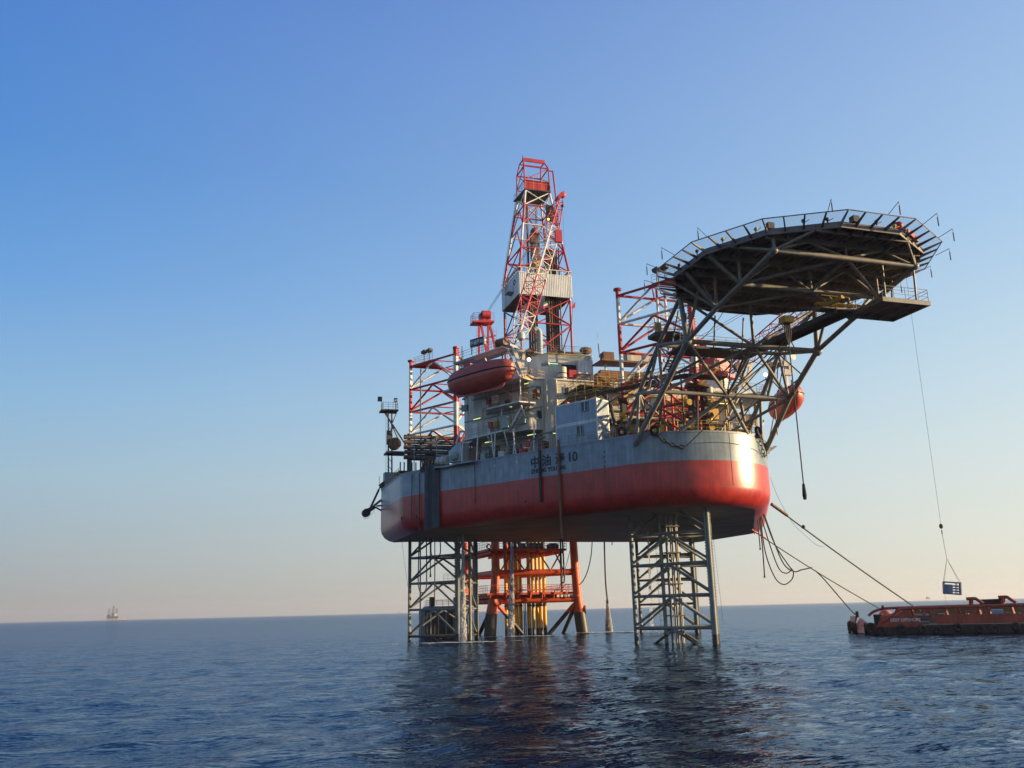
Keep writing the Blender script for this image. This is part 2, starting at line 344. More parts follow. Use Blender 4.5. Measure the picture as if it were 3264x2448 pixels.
# ================================================================== THE SEA
def build_sea():
    m = MB(); rr = random.Random(3)
    waves = []
    for i in range(46):
        lam = 1.4 * (8.0 / 1.4) ** rr.random(); th = R(rr.gauss(70, 38)); k = 2 * math.pi / lam
        waves.append((k * math.cos(th), k * math.sin(th), rr.random() * 6.28, .0021 * lam, lam))
    wk = np.array(waves)
    az0 = math.atan2(C_FW.y, C_FW.x)
    rad = [0.0, 5.0]
    while rad[-1] < 260: rad.append(rad[-1] * 1.0105 + .05)
    while rad[-1] < 60000: rad.append(rad[-1] * 1.35)
    angs = [az0 - R(36) + R(72) * i / 420 for i in range(421)]
    rest = [az0 + R(36) + R(288) * i / 60 for i in range(1, 60)]
    angs += rest; na = len(angs)
    ca, sa = np.cos(angs), np.sin(angs)
    vs = []
    for r_ in rad[1:]:
        x = CAMP.x + r_ * ca; y = CAMP.y + r_ * sa; z = np.zeros(na)
        res = max(r_ * .0105 + .05, r_ * R(72) / 420)
        for kx, ky, ph, a, lam in wk:
            f = min(1, max(0, (lam / res - 2.2) / 2)) * min(1, max(0, (300 - r_) / 150))
            if f > 0: z += a * f * np.sin(kx * x + ky * y + ph)
        z[421:] *= 0.0
        vs += list(zip(x.tolist(), y.tolist(), z.tolist()))
    nr = len(rad) - 1
    fs = [[i * na + k, (i + 1) * na + k, (i + 1) * na + (k + 1) % na, i * na + (k + 1) % na] for i in range(nr - 1) for k in range(na)]
    me = bpy.data.meshes.new('sea'); c = len(vs); vs.append((CAMP.x, CAMP.y, 0))
    fs += [[c, k, (k + 1) % na] for k in range(na)]
    me.from_pydata(vs, [], fs); me.polygons.foreach_set('use_smooth', [True] * len(fs)); me.materials.append(M['sea']); me.update()
    o = bpy.data.objects.new('sea', me); col.objects.link(o); o['kind'] = 'structure'
build_sea()

# ================================================================== HULL
ZB, ZD = 14.5, 22.45
def bow_arc(r, a0, a1, n): return [(-1.2 + r * math.cos(R(a0 + (a1 - a0) * i / n)), r * math.sin(R(a0 + (a1 - a0) * i / n))) for i in range(n + 1)]
def hull_outline(ins=0.0):
    half = bow_arc(11.0 - ins, 0, 58, 18)
    for a in (12, 24, 32.6): p = SD(a, -ins, 0); half.append((p.x, -p.y))
    y = 28.1 - ins
    half += [(-25.2, y - .42), (-26.2, y - .1), (-27.6, y), (-42.2, y), (-43.6, y - .45), (-44.2 + ins * .6, y - 1.0), (-44.5 + ins, y - 2.2)]
    return half + [(x, -q) for x, q in half[::-1]][:-1]
def build_hull():
    root = thing('rig_hull', 'grey and red triangular rig hull raised on lattice legs, marked with the number 10', 'rig hull', (-15, 0, ZB))
    m = MB(); rings = [(0, ZD)]
    rings += [(0, ZB + 4.0), (0, ZB + 1.9)] + [(1.9 * (1 - math.cos(R(a))), ZB + 1.9 * (1 - math.sin(R(a)))) for a in (22, 45, 66, 90)]
    loops = [[(x, y, z) for x, y in hull_outline(i)] for i, z in rings]
    n = len(loops[0]); vs = sum(loops, [])
    m.add(vs, [[j * n + k, (j + 1) * n + k, (j + 1) * n + (k + 1) % n, j * n + (k + 1) % n] for j in range(len(loops) - 1) for k in range(n)], True)
    m.out('hull_plating', 'hull', root)
    m = MB(); m.prism(hull_outline(1.9), ZB + .002, ZB + .2); m.out('hull_bottom', 'bottom', root)
    m = MB(); m.prism(hull_outline(.06), ZD - .3, ZD - .02); m.out('main_deck', 'deck', root)
    m = MB(); ol = hull_outline(-.06); il = hull_outline(.2)
    k = len(ol)
    m.add([(x, y, ZD + .03) for x, y in ol] + [(x, y, ZD + .03) for x, y in il] + [(x, y, ZD - .18) for x, y in ol],
          [[i, (i + 1) % k, k + (i + 1) % k, k + i] for i in range(k)] + [[i, 2 * k + i, 2 * k + (i + 1) % k, (i + 1) % k] for i in range(k)])
    m.out('deck_edge', 'gry', root)
    # weld seams and draught marks
    for a in (2.2, 10.6, 14.6, 24.4, 30.5): MB().beam(SD(a, .012, ZD - .2), SD(a, .012, ZB + 2), .03, .03).out('weld_seam', 'hull', root)
    for az in (7,): p = V(-1.2 + 11.01 * math.cos(R(az)), 11.01 * math.sin(R(az)), 0); MB().beam(p + Z * (ZD - .2), p + Z * (ZB + 2), .03, .03).out('weld_seam', 'hull', root)
    for i in range(6):
        p = SD(2.2 + .1 * (i % 2), .02, 21.0 - i * .55); MB().obox(p, DS * .07, NS * .01, Z * .09).out('draught_mark', 'letter', root)
    # name
    o = SD(12.85, .015, 20.72); e = (SD(6.2, .015, 20.72) - o)
    for ch, a, w in (('中', 12.95, 1), ('油', 11.18, 1), ('海', 9.2, 1)):
        text_mesh(ch, 1.42, SD(a, .015, 20.55), DS, Z, .012, 1.0, .04).out('hull_character', 'letter', root)
    text_mesh('10', 1.5, SD(7.45, .015, 20.52), DS, Z, .012, 1.0, .04).out('hull_number', 'letter', root)
    text_mesh('ZHONG YOU HAI', .66, SD(12.85, .015, 19.76), DS, Z, .012, .96, .03).out('hull_name', 'letter', root)
    # railings along the deck edge, a run at a time
    oa = [(x, y) for x, y in bow_arc(10.8, -62, 62, 26)]
    m = MB(); m.rail([V(x, y, ZD) for x, y in oa], 1.15, 1.4); m.out('bow_railing', 'yel', root)
    m = MB(); m.rail([SD(a, -.2, ZD) for a in (-.3, 3, 6, 8.6)], 1.15, 1.3); m.out('side_railing', 'rail', root)
    m = MB(); m.rail([SD(9.6, -.2, ZD), SD(21.5, -.2, ZD)], 1.15, 1.6); m.out('side_railing', 'rail', root)
    m = MB(); m.rail([V(-28, -27.9, ZD), V(-34, -27.9, ZD), V(-40, -27.9, ZD)], 1.15, 1.2); m.out('side_railing', 'yel', root)
    m = MB(); m.rail([V(SD(a, -.2, 0).x, -SD(a, -.2, 0).y, ZD) for a in (.5, 12, 22)], 1.15, 1.5); m.out('side_railing', 'yel', root)
    # overflow openings with stains
    for p, r_ in ((at_side(1675, 1599, 0), .14), (at_t(1279, 1652, -28.1), .2), (at_t(1327, 1645, -28.1), .2)):
        nn = NS if p.y > -28 else V(0, -1, 0)
        MB().tube(p - nn * .1, p + nn * .02, r_, 12).out('overflow_port', 'black', root)
    return root
hull = build_hull()

# ================================================================== LEGS
LR = 5.9146
def leg_chords(cx, cy): return [V(cx + LR * math.cos(R(a)), cy + LR * math.sin(R(a)), 0) for a in (0, -120, 120)]
def build_leg(label, cx, cy, levels, mat, zt, zt_ch, caps=True, bands_from=25):
    root = thing('leg_tower', label, 'rig leg', (cx, cy, 0), 'lattice legs of the jack-up rig')
    ch = leg_chords(cx, cy)
    for i, c in enumerate(ch):
        rad = (c - V(cx, cy, 0)).normalized(); tg = Z.cross(rad)
        o = MB().tube(c - Z * 3, c + Z * zt_ch, .25, 12).out('chord', mat, root)
        m = MB()
        n = int((zt_ch + 3) / .34)
        for sgn in (-1, 1):
            pr = []
            for k in range(n):
                z = -3 + k * .34
                pr += [(.36, z), (.47, z + .06), (.47, z + .17), (.36, z + .23)]
            pr = [(.2, -3)] + pr + [(.2, zt_ch)]
            a = [c + tg * sgn * x + Z * z - rad * .065 for x, z in pr]; b = [c + tg * sgn * x + Z * z + rad * .065 for x, z in pr]
            N_ = len(pr); vs = a + b; q = []
            for k in range(N_ - 1): q.append([k, k + 1, N_ + k + 1, N_ + k])
            m.add(vs, q)
            # flat faces as strips between the plate root and the toothed edge
            r0a = [c + tg * sgn * .2 + Z * z - rad * .065 for x, z in pr]; r0b = [c + tg * sgn * .2 + Z * z + rad * .065 for x, z in pr]
            m.add(a + r0a, [[k, k + 1, N_ + k + 1, N_ + k] for k in range(N_ - 1)])
            m.add(b + r0b, [[k, k + 1, N_ + k + 1, N_ + k] for k in range(N_ - 1)])
        m.out('rack', mat if i else mat, o)
        if caps: MB().tube(c + Z * zt_ch, c + Z * (zt_ch + .25), .5, 12).out('chord_cap', 'red', o)
    mids = lambda z: [((ch[i] + ch[(i + 1) % 3]) / 2) + Z * z for i in range(3)]
    for z in levels:
        mm = mids(z)
        for i in range(3):
            MB().tube(ch[i] + Z * z, ch[(i + 1) % 3] + Z * z, .17, 8).out('horizontal_brace', mat, root)
            MB().tube(mm[i], mm[(i + 1) % 3], .09, 6).out('inner_brace', mat, root)
    for z0, z1 in zip(levels, levels[1:]):
        mm = mids(z1)
        for i in range(3):
            for c in (ch[i], ch[(i + 1) % 3]):
                e = c + Z * (z0 + .25); t = mm[i] - Z * .1
                MB().tube(e, t, .15, 8).out('diagonal_brace', mat, root)
    return root
lv_r = [-1.77, 1.69, 5.2, 8.67, 12.1, 15.6, 19.3, 23.1, 26.8, 30.53, 34.6, 38.35, 42.06]
lv_l = [-3.2, .62, 4.4, 8.19, 11.93, 15.7, 19.4, 23.2, 27.1, 30.83, 34.42, 38.07, 41.8]
bow_leg = build_leg('nearest lattice leg, under the bow, its red and white top rising behind the helideck truss', 0, 0, lv_r, 'leg_r', 42, 42.75)
aft_leg = build_leg('lattice leg at the left corner of the hull with a railed platform on top', -37.82, -18.77, lv_l, 'leg_l', 42, 42.6)
far_leg = build_leg('farthest lattice leg, seen only below the hull through the bars of the bow leg', -37.82, 18.77, lv_l[:7], 'leg_l', 20, 21.5, False)
def leg_top(root, cx, cy, z, corner):
    ch = leg_chords(cx, cy); c = ch[corner] + Z * z; a, b = [(ch[corner] + ch[k]) / 2 + Z * z for k in range(3) if k != corner]
    m = MB(); m.slab([c, a, b], Z, .12); pl = m.out('top_platform', 'red', root)
    m = MB(); m.rail([a + Z * .12, c.lerp(a, .15) + Z * .12, c.lerp(b, .15) + Z * .12, b + Z * .12], 1.1, 1.2); m.out('platform_railing', 'rail', pl)
    for k, f in ((0, .62), (1, .85)):
        p = c.lerp(a, f) + Z * .12
        MB().tube(p, p + Z * 1.5, .06, 6).out('lamp_post', 'dark', root)
        MB().obox(p + Z * 1.55, V(.35, .2, .1), V(-.15, .3, 0), V(-.06, -.02, .22)).out('floodlight', 'dark', root)
leg_top(aft_leg, -37.82, -18.77, 41.9, 1)
leg_top(bow_leg, 0, 0, 42.2, 0)
# service pipes inside the legs
def caisson(label, cx, cy, offs, z1, mat, r_=.16):
    t = thing('water_caisson', label, 'pump pipes', (cx, cy, 0))
    for i, (dx, dy, rr) in enumerate(offs):
        MB().tube((cx + dx, cy + dy, -2), (cx + dx, cy + dy, z1 - (i % 3) * .5), rr, 8).out('pipe', mat, t)
    for z in (3.0, 6.5, 10, 13): MB().obox((cx, cy - 1.5, z), (.6, 0, 0), (0, .9, 0), (0, 0, .07)).out('guide_frame', 'dark', t)
    MB().ladder((cx - .7, cy - 2.9, -1), (cx - .7, cy - 2.9, 14.5), (0, 1, 0), .22).out('ladder', 'dark', t)
caisson('cluster of grey pump pipes standing in the middle of the bow leg', 0, 0,
        [(-.6, -2.5, .2), (-.5, -.5, .22), (.2, -2.1, .1), (.3, -1.7, .1), (0, -1.3, .12), (.1, -.9, .09), (-.4, -1.9, .11)], 15, 'truss')
t = thing('riser_pipe', 'pair of red and white pipes rising inside the top of the bow leg', 'pipes', (0, 0, 22))
for y in (-.55, .55): MB().tube((-1.2, y, 22), (-1.2, y, 42.9), .16, 8).out('pipe', 'leg_r', t)
t = thing('water_caisson', 'single pale yellow pump pipe standing inside the left leg', 'pump pipes', (-36, -16.3, 0))
MB().tube((-36.0, -15.9, -2), (-36.0, -15.9, 15), .24, 10).out('pipe', 'truss', t)
MB().ladder((-36.0, -15.5, -1), (-36.0, -15.5, 14.5), (1, 0, 0), .2).out('ladder', 'dark', t)
t = thing('water_caisson', 'thin twin pipe beside the outer chord of the left leg', 'pump pipes', (-38.6, -23.5, 0))
for d in (0, .35): MB().tube((-39.0 + d, -22.7, -2), (-39.0 + d, -22.7, 41), .07, 6).out('pipe', 'gry', t)

# ================================================================== HELIDECK on its truss over the bow
HC, HZ = V(25.5, 0, 0), 34.95
def build_helideck():
    root = thing('helideck', 'big dark twelve-sided helideck cantilevered over the bow on a tube truss', 'helideck', (25.5, 0, 22))
    ring = lambda r, z, off=15: [HC + V(r * math.cos(R(off + 30 * k)), r * math.sin(R(off + 30 * k)), z) for k in range(12)]
    inner, outer = ring(11.45, HZ), ring(13.15, HZ + .28)
    MB().prism([(p.x, p.y) for p in inner], HZ - .12, HZ + .02).out('deck_plate', 'under', root)
    for k in range(12):
        a, b, c, d = inner[k], inner[(k + 1) % 12], outer[(k + 1) % 12], outer[k]
        MB().beam(a - Z * .3, b - Z * .3, .12, .5).out('edge_beam', 'under', root)
        MB().tube(d, c, .05, 6).out('net_rim', 'truss', root)
        n = 4
        for j in range(n):
            p, q = a.lerp(b, j / n), d.lerp(c, j / n); p2, q2 = a.lerp(b, (j + 1) / n), d.lerp(c, (j + 1) / n)
            e = (q - p).normalized()
            m = MB(); w = (b - a).normalized() * .06
            m.add([p - e * .9 - Z * .62 - w, p - e * .9 - Z * .62 + w, q - Z * .10 + w, q - Z * .10 - w, p - e * .9 - Z * .22 - w, p - e * .9 - Z * .22 + w, q + w, q - w],
                  [[0, 1, 2, 3], [7, 6, 5, 4], [0, 3, 7, 4], [1, 5, 6, 2], [2, 6, 7, 3], [0, 4, 5, 1]])
            m.out('net_arm', 'dark' if j else 'truss', root)
            m = MB(); m.add([p + e * .02, p2 + e * .02, q2 - e * .07 - Z * .02, q - e * .07 - Z * .02], [[0, 1, 2, 3]]); m.out('net_panel', 'net', root)
    # grid under the plate: deep cross beams and shallow joists
    def chord(s_): d = 11.2 ** 2 - (s_ - HC.x) ** 2; return math.sqrt(max(d, 0))
    for s_ in (35.6, 33.2, 30.6, 28.0, 25.9, 23.8, 21.0, 18.0, 15.6):
        h = chord(s_) - .1; MB().beam((s_, -h, HZ - .42), (s_, h, HZ - .42), .22, .55).out('cross_beam', 'under', root)
    for i in range(-15, 16):
        t_ = i * .7; h = chord(HC.x + t_) - .2
        MB().beam((HC.x - h, t_, HZ - .22), (HC.x + h, t_, HZ - .22), .10, .2).out('joist', 'under', root)
    # lights, fire monitors and boxes along the rim
    for k, (az, kind) in enumerate(((-82, 0), (-66, 1), (-50, 1), (-44, 2), (-30, 0), (-20, 0), (-8, 2), (3, 0), (14, 1), (22, 0), (34, 1), (48, 1), (60, 1), (72, 0), (-100, 0), (100, 1))):
        p = HC + V(11.25 * math.cos(R(az)), 11.25 * math.sin(R(az)), HZ)
        m = MB()
        if kind == 2: m.obox(p + Z * .28, V(.3, 0, 0), V(0, .3, 0), Z * .28)
        else:
            m.tube(p, p + Z * .25, .07, 6); m.ball(p + Z * .32, .17, 8, 6); m.tube(p + Z * .1, p + V(.5 * math.cos(R(az + 80)), .5 * math.sin(R(az + 80)), .35), .03, 4)
        m.out('rim_light' if kind != 2 else 'foam_box', ('dark', 'yel', 'dark')[kind], root)
    for k, (az, w) in enumerate(((31, 1.4),)):
        p = HC + V(11.0 * math.cos(R(az)), 11.0 * math.sin(R(az)), HZ + .3)
        m = MB(); m.obox(p, V(-math.sin(R(az)), math.cos(R(az)), 0) * w, V(math.cos(R(az)), math.sin(R(az)), 0) * .3, Z * .2); m.ball(p + Z * .3, .25); m.out('fire_monitor', 'red', root)
    # bent rods holding floodlights out beyond the net
    for az in (-122, -104, -88, -68, -22, 2, 22, 40, 60, 78, 96):
        e = V(math.cos(R(az)), math.sin(R(az)), 0); p = HC + e * 12.9 + Z * (HZ + .25); q = p + e * 1.25 + Z * .55
        m = MB(); m.tube(p, q, .03, 5); m.tube(q, q - Z * .35, .02, 4); m.tube(q - Z * .35, q - Z * 1.15, .055, 6); m.out('rim_rod', 'dark', root)
    # truss
    nodes = {}
    for sg, nm in ((-1, 's'), (1, 'p')):
        nodes['A' + nm] = V(33.26, 7.35 * sg, 33.25); nodes['B' + nm] = V(28.0, 7.5 * sg, 32.08); nodes['C' + nm] = V(23.8, 7.6 * sg, 31.2)
        nodes['N' + nm] = V(17.96, 7.65 * sg, 29.68); nodes['U' + nm] = V(11.47, 7.45 * sg, 31.2); nodes['L' + nm] = V(12.2, 7.7 * sg, 25.86)
        nodes['K' + nm] = V(6.71, 7.75 * sg, 27.0); nodes['F' + nm] = V(6.1, 8.3 * sg, 21.3); nodes['G' + nm] = V(2.2, 7.85 * sg, ZD)
        nodes['T' + nm] = V(17.8, 8.0 * sg, HZ - .6)
    top = lambda s_, t_: V(s_, t_, HZ - .55)
    def tb(p, q, r, name='truss_tube', n=10):
        p = nodes[p] if isinstance(p, str) else p; q = nodes[q] if isinstance(q, str) else q
        return MB().tube(p, q, r, n).out(name, 'truss', root)
    mid = lambda a, b: (nodes[a] + nodes[b]) / 2
    for nm, sg in (('s', -1), ('p', 1)):
        a, b, c, n_, u, l, k, f, g, t_ = [x + nm for x in 'ABCNULKFGT']
        tb(n_, c, .25, 'main_chord'); tb(c, b, .25, 'main_chord'); tb(b, a, .25, 'main_chord')
        tb(n_, l, .29, 'strut'); tb(l, f, .29, 'strut'); tb(t_, u, .22, 'strut'); tb(u, k, .22, 'strut'); tb(k, g, .22, 'strut')
        tb(n_, t_, .26, 'post'); tb(n_, u, .2); tb(l, k, .2); tb(u, V(8.6, 7.5 * sg, ZD + 4.6), .16, 'post'); tb(k, V(6.0, 7.9 * sg, ZD), .18, 'post')
        tb(l, V(1.5, 3.2 * sg, ZD), .17); tb(k, V(5.2, 5.6 * sg, ZD), .15); tb(u, l, .15)
        tb(a, top(33.2, 7.3 * sg), .15, 'post'); tb(a, top(30.6, 9.2 * sg), .12)
        for q, s_ in ((b, 28.0), (c, 23.8)):
            tb(q, top(s_, 7.5 * sg), .15, 'post'); tb(q, top(s_ + .2, 10.7 * sg), .18); tb(q, top(s_ - 2.2, 7.5 * sg), .13); tb(q, top(s_, 4.2 * sg), .13)
        tb(c, top(21, 10 * sg), .14); tb(n_, top(21, 7.6 * sg), .16)
    for q, r in (('A', .25), ('B', .22), ('N', .26), ('U', .22), ('L', .22)):
        tb(q + 's', q + 'p', r, 'cross_tube')
    am, bm, cm = mid('As', 'Ap'), mid('Bs', 'Bp'), mid('Cs', 'Cp')
    for p, q, r in ((am, bm, .15), (am, 'Bs', .16), (am, 'Bp', .16), (am, top(33.2, 0), .13), (am, top(33.2, -3.8), .13), (am, top(33.2, 3.8), .13), (am, top(30.6, 0), .12), (bm, top(28, 0), .13),
                    (bm, top(28, -3.9), .12), (bm, top(28, 3.9), .12), (bm, 'Cs', .13), (bm, 'Cp', .13), ('Ap', top(35.4, 4.8), .13), ('As', top(35.4, -4.8), .13), ('Ap', top(33.2, 3.9), .12), ('As', top(33.2, -3.9), .12)):
        tb(p, q, r)
    um, lm, uu = mid('Ns', 'Np'), mid('Ls', 'Lp'), mid('Us', 'Up')
    for p, q, r in ((um, 'Ls', .17), (um, 'Lp', .17), (lm, 'Ns', .17), (lm, 'Up', .15), (lm, um, .16), (lm, V(8.9, -4.2, ZD), .2), (lm, V(8.9, 4.2, ZD), .2), (uu, 'Ks', .14), (uu, 'Kp', .14),
                    (um, top(18, 0), .16), (um, 'Ts', .15), (um, 'Tp', .15), ('Ks', V(3.4, -1.0, ZD), .13), ('Kp', V(3.4, 1.0, ZD), .13), ('Lp', V(6.4, 5.2, ZD + 5.0), .16), (V(6.4, 5.2, ZD + 5.0), V(5.2, 6.6, ZD), .2), (V(6.4, 5.2, ZD + 5), V(8.2, 1.0, ZD), .16)):
        tb(p, q, r)
    for nm in 'sp':
        n_ = nodes['N' + nm]; MB().ball(n_, .55, 12, 8).out('joint', 'truss', root); MB().ball(nodes['A' + nm], .36).out('joint', 'truss', root)
        f = nodes['F' + nm]; e = (nodes['L' + nm] - f).normalized()
        MB().slab([f + e * 2.2, f + e * 1.2 + V(-.9, 0, 0), f + V(-.7, 0, .4), f - Z * 1.1 + V(-.2, 0, 0), f - e * .2 + V(.1, 0, 0)], V(0, 1, 0), .2).out('foot_plate', 'gry', root)
    # access decks hung under the helideck
    m = MB(); m.obox(V(28.3, 8.2, 31.0), V(2.5, 0, 0), V(0, 2.7, 0), Z * .06); lp = m.out('lower_platform', 'under', root)
    for y in (5.55, 7.3, 9.0, 10.85): MB().beam((25.85, y, 30.8), (30.75, y, 30.8), .14, .3).out('platform_beam', 'under', lp)
    for x in (25.85, 30.75): MB().beam((x, 5.5, 30.82), (x, 10.9, 30.82), .12, .38).out('platform_fascia', 'truss', lp)
    m = MB(); m.rail([V(25.9, 5.6, 31.1), V(30.7, 5.6, 31.1), V(30.7, 10.8, 31.1), V(25.9, 10.8, 31.1)], 1.1, 1.2); m.out('platform_railing', 'rail', lp)
    m = MB(); m.box((26.0, 1.6, 30.86), (27.3, 5.5, 31.0)); cw = m.out('cross_walkway', 'under', root)
    m = MB(); m.rail([V(27.3, 1.6, 31), V(27.3, 5.4, 31)], 1.1, 1.2); m.out('walkway_railing', 'yel', cw)
    for y in (6.0, 9.5):
        MB().tube((30.6, y, 31.1), (31.4, y - .6, HZ - .6), .1, 6).out('hanger', 'truss', lp)
    MB().tube((26, 10.7, 31.1), (27.5, 9.8, HZ - .6), .1, 6).out('hanger', 'truss', lp)
    for y in (-.2, 1.6):
        MB().beam((16.5, 2.2 + y, 30.4), (27.5, 3.2 + y, 30.6), .12, .5).out('walkway_beam', 'dark', root)
    m = MB(); m.slab([(14.0, 2.0, 30.5), (27.5, 3.0, 30.7), (27.5, 4.9, 30.7), (14.0, 3.9, 30.5)], Z, .08); wk = m.out('walkway', 'dark', root)
    m = MB(); m.rail([(14, 2, 30.6), (27.5, 3, 30.8)], 1.1, 1.3); m.rail([(14, 3.9, 30.6), (27.5, 4.9, 30.8)], 1.1, 1.3); m.out('walkway_railing', 'rail', wk)
    a, b = at_z(2205, 1045, 31), at_z(2392, 1068, 31)
    m = MB(); m.obox((12.6, -1.4, 30.4), V(1.5, 0, 0), V(0, 4.9, 0), Z * .1); mp = m.out('middle_platform', 'dark', root)
    m = MB(); m.rail([V(14.0, -6.2, 30.65), V(14.0, 3.4, 30.65)], 1.1, 1.3); m.out('platform_railing', 'rail', mp)
    for y in (-5, -1.5, 2): MB().tube((12.6, y, 30.4), (13.5, y, HZ - .6), .1, 6).out('hanger', 'truss', mp)
    m = MB(); c = V(11.2, -6.2, 32.3); m.prism([(c.x + 1.7 * math.cos(R(a_)) , c.y + 2.2 * math.sin(R(a_))) for a_ in range(0, 360, 60)], 32.1, 32.45); hp = m.out('stair_platform', 'dark', root)
    m = MB(); m.rail([(c.x + 1.6 * math.cos(R(a_)), c.y + 2.1 * math.sin(R(a_)), 32.45) for a_ in range(-120, 181, 60)], 1.1, 1.1); m.out('platform_railing', 'rail', hp)
    m = MB(); m.tube((11.6, -7.4, 32.5), (11.6, -7.4, 33.6), .35, 10); m.out('foam_tank', 'yel', hp)
    MB().stair((11.4, -4.6, 32.3), (9.2, -5.6, 28.9), .8, (.3, -.9, 0)).out('stairway', 'dark', root)
    MB().stair((10.8, 3.6, 30.5), (8.6, 2.6, 26.4), .9, (.3, -.9, 0)).out('stairway', 'dark', root)
    for p in (V(29.2, 4.5, HZ - .62), V(28.9, 7.3, HZ - .62), V(27.8, 9.2, HZ - .62)): MB().tube(p, p + V(1.3, .35, 0), .05, 6).out('tube_lamp', 'wht', root)
    m = MB(); q = spline([V(31, 2.0, HZ - .7), V(32.4, 4.0, HZ - .9), V(33.4, 4.3, HZ - .6), V(34.8, 4.0, HZ - .5)]); m.path(q, .08, 6).out('drain_pipe', 'gry', root)
    for p, q_ in ((V(26.5, 1.5, 31.5), V(26.5, 6.5, 31.6)), (V(26.0, 2.2, 31.2), V(29.5, 2.2, 31.2))): MB().beam(p, q_, .35, .3).out('cable_tray', 'yel', root)
    # thin secondary members, ladders and hanging cables between the main tubes
    for nm, sg in (('s', -1), ('p', 1)):
        n_, u, l, k = (nodes[x + nm] for x in 'NULK')
        for p, q in ((n_.lerp(l, .5), u), (n_.lerp(l, .5), l.lerp(k, .5)), (u.lerp(k, .5), l), (l.lerp(k, .5), V(9.0, 8.0 * sg, ZD)), (u.lerp(k, .5), V(7.4, 4.0 * sg, ZD + 4.6)), (n_.lerp(u, .5), V(13.4, 3.2 * sg, 30.4)), (n_.lerp(u, .5), V(14.0, 6.2 * sg, HZ - .6))):
            tb(p, q, .075, 'thin_brace', 6)
        MB().ladder(u + V(.4, .3 * sg, 0), nodes['K' + nm] + V(.4, .3 * sg, 0), (0, 1, 0), .22).out('ladder', 'dark', root)
    for p, q in ((um + V(0, -2.4, 0), lm), (um + V(0, 2.4, 0), lm), (um, uu), (lm, V(6.7, 0, 27.2)), (uu + V(0, -3, 0), V(8.4, -1.6, 29.1)), (uu + V(0, 3, 0), V(8.4, 1.6, 29.1)), (lm + V(0, -3.6, 0), V(9.2, -2.2, ZD)), (lm + V(0, 3.6, 0), V(9.2, 2.2, ZD))):
        tb(p, q, .075, 'thin_brace', 6)
    for a_, b_, d_ in ((V(14, -5.6, 30.3), V(24, -6.5, 31.6), .8), (V(13.6, 1.0, 30.3), V(12.4, 7.2, 29.8), .7), (um + V(0, -3, -.2), um + V(0, 3.2, -.2), .5)): MB().path(sag(a_, b_, d_), .035, 5).out('slack_cable', 'black', root)
build_helideck()

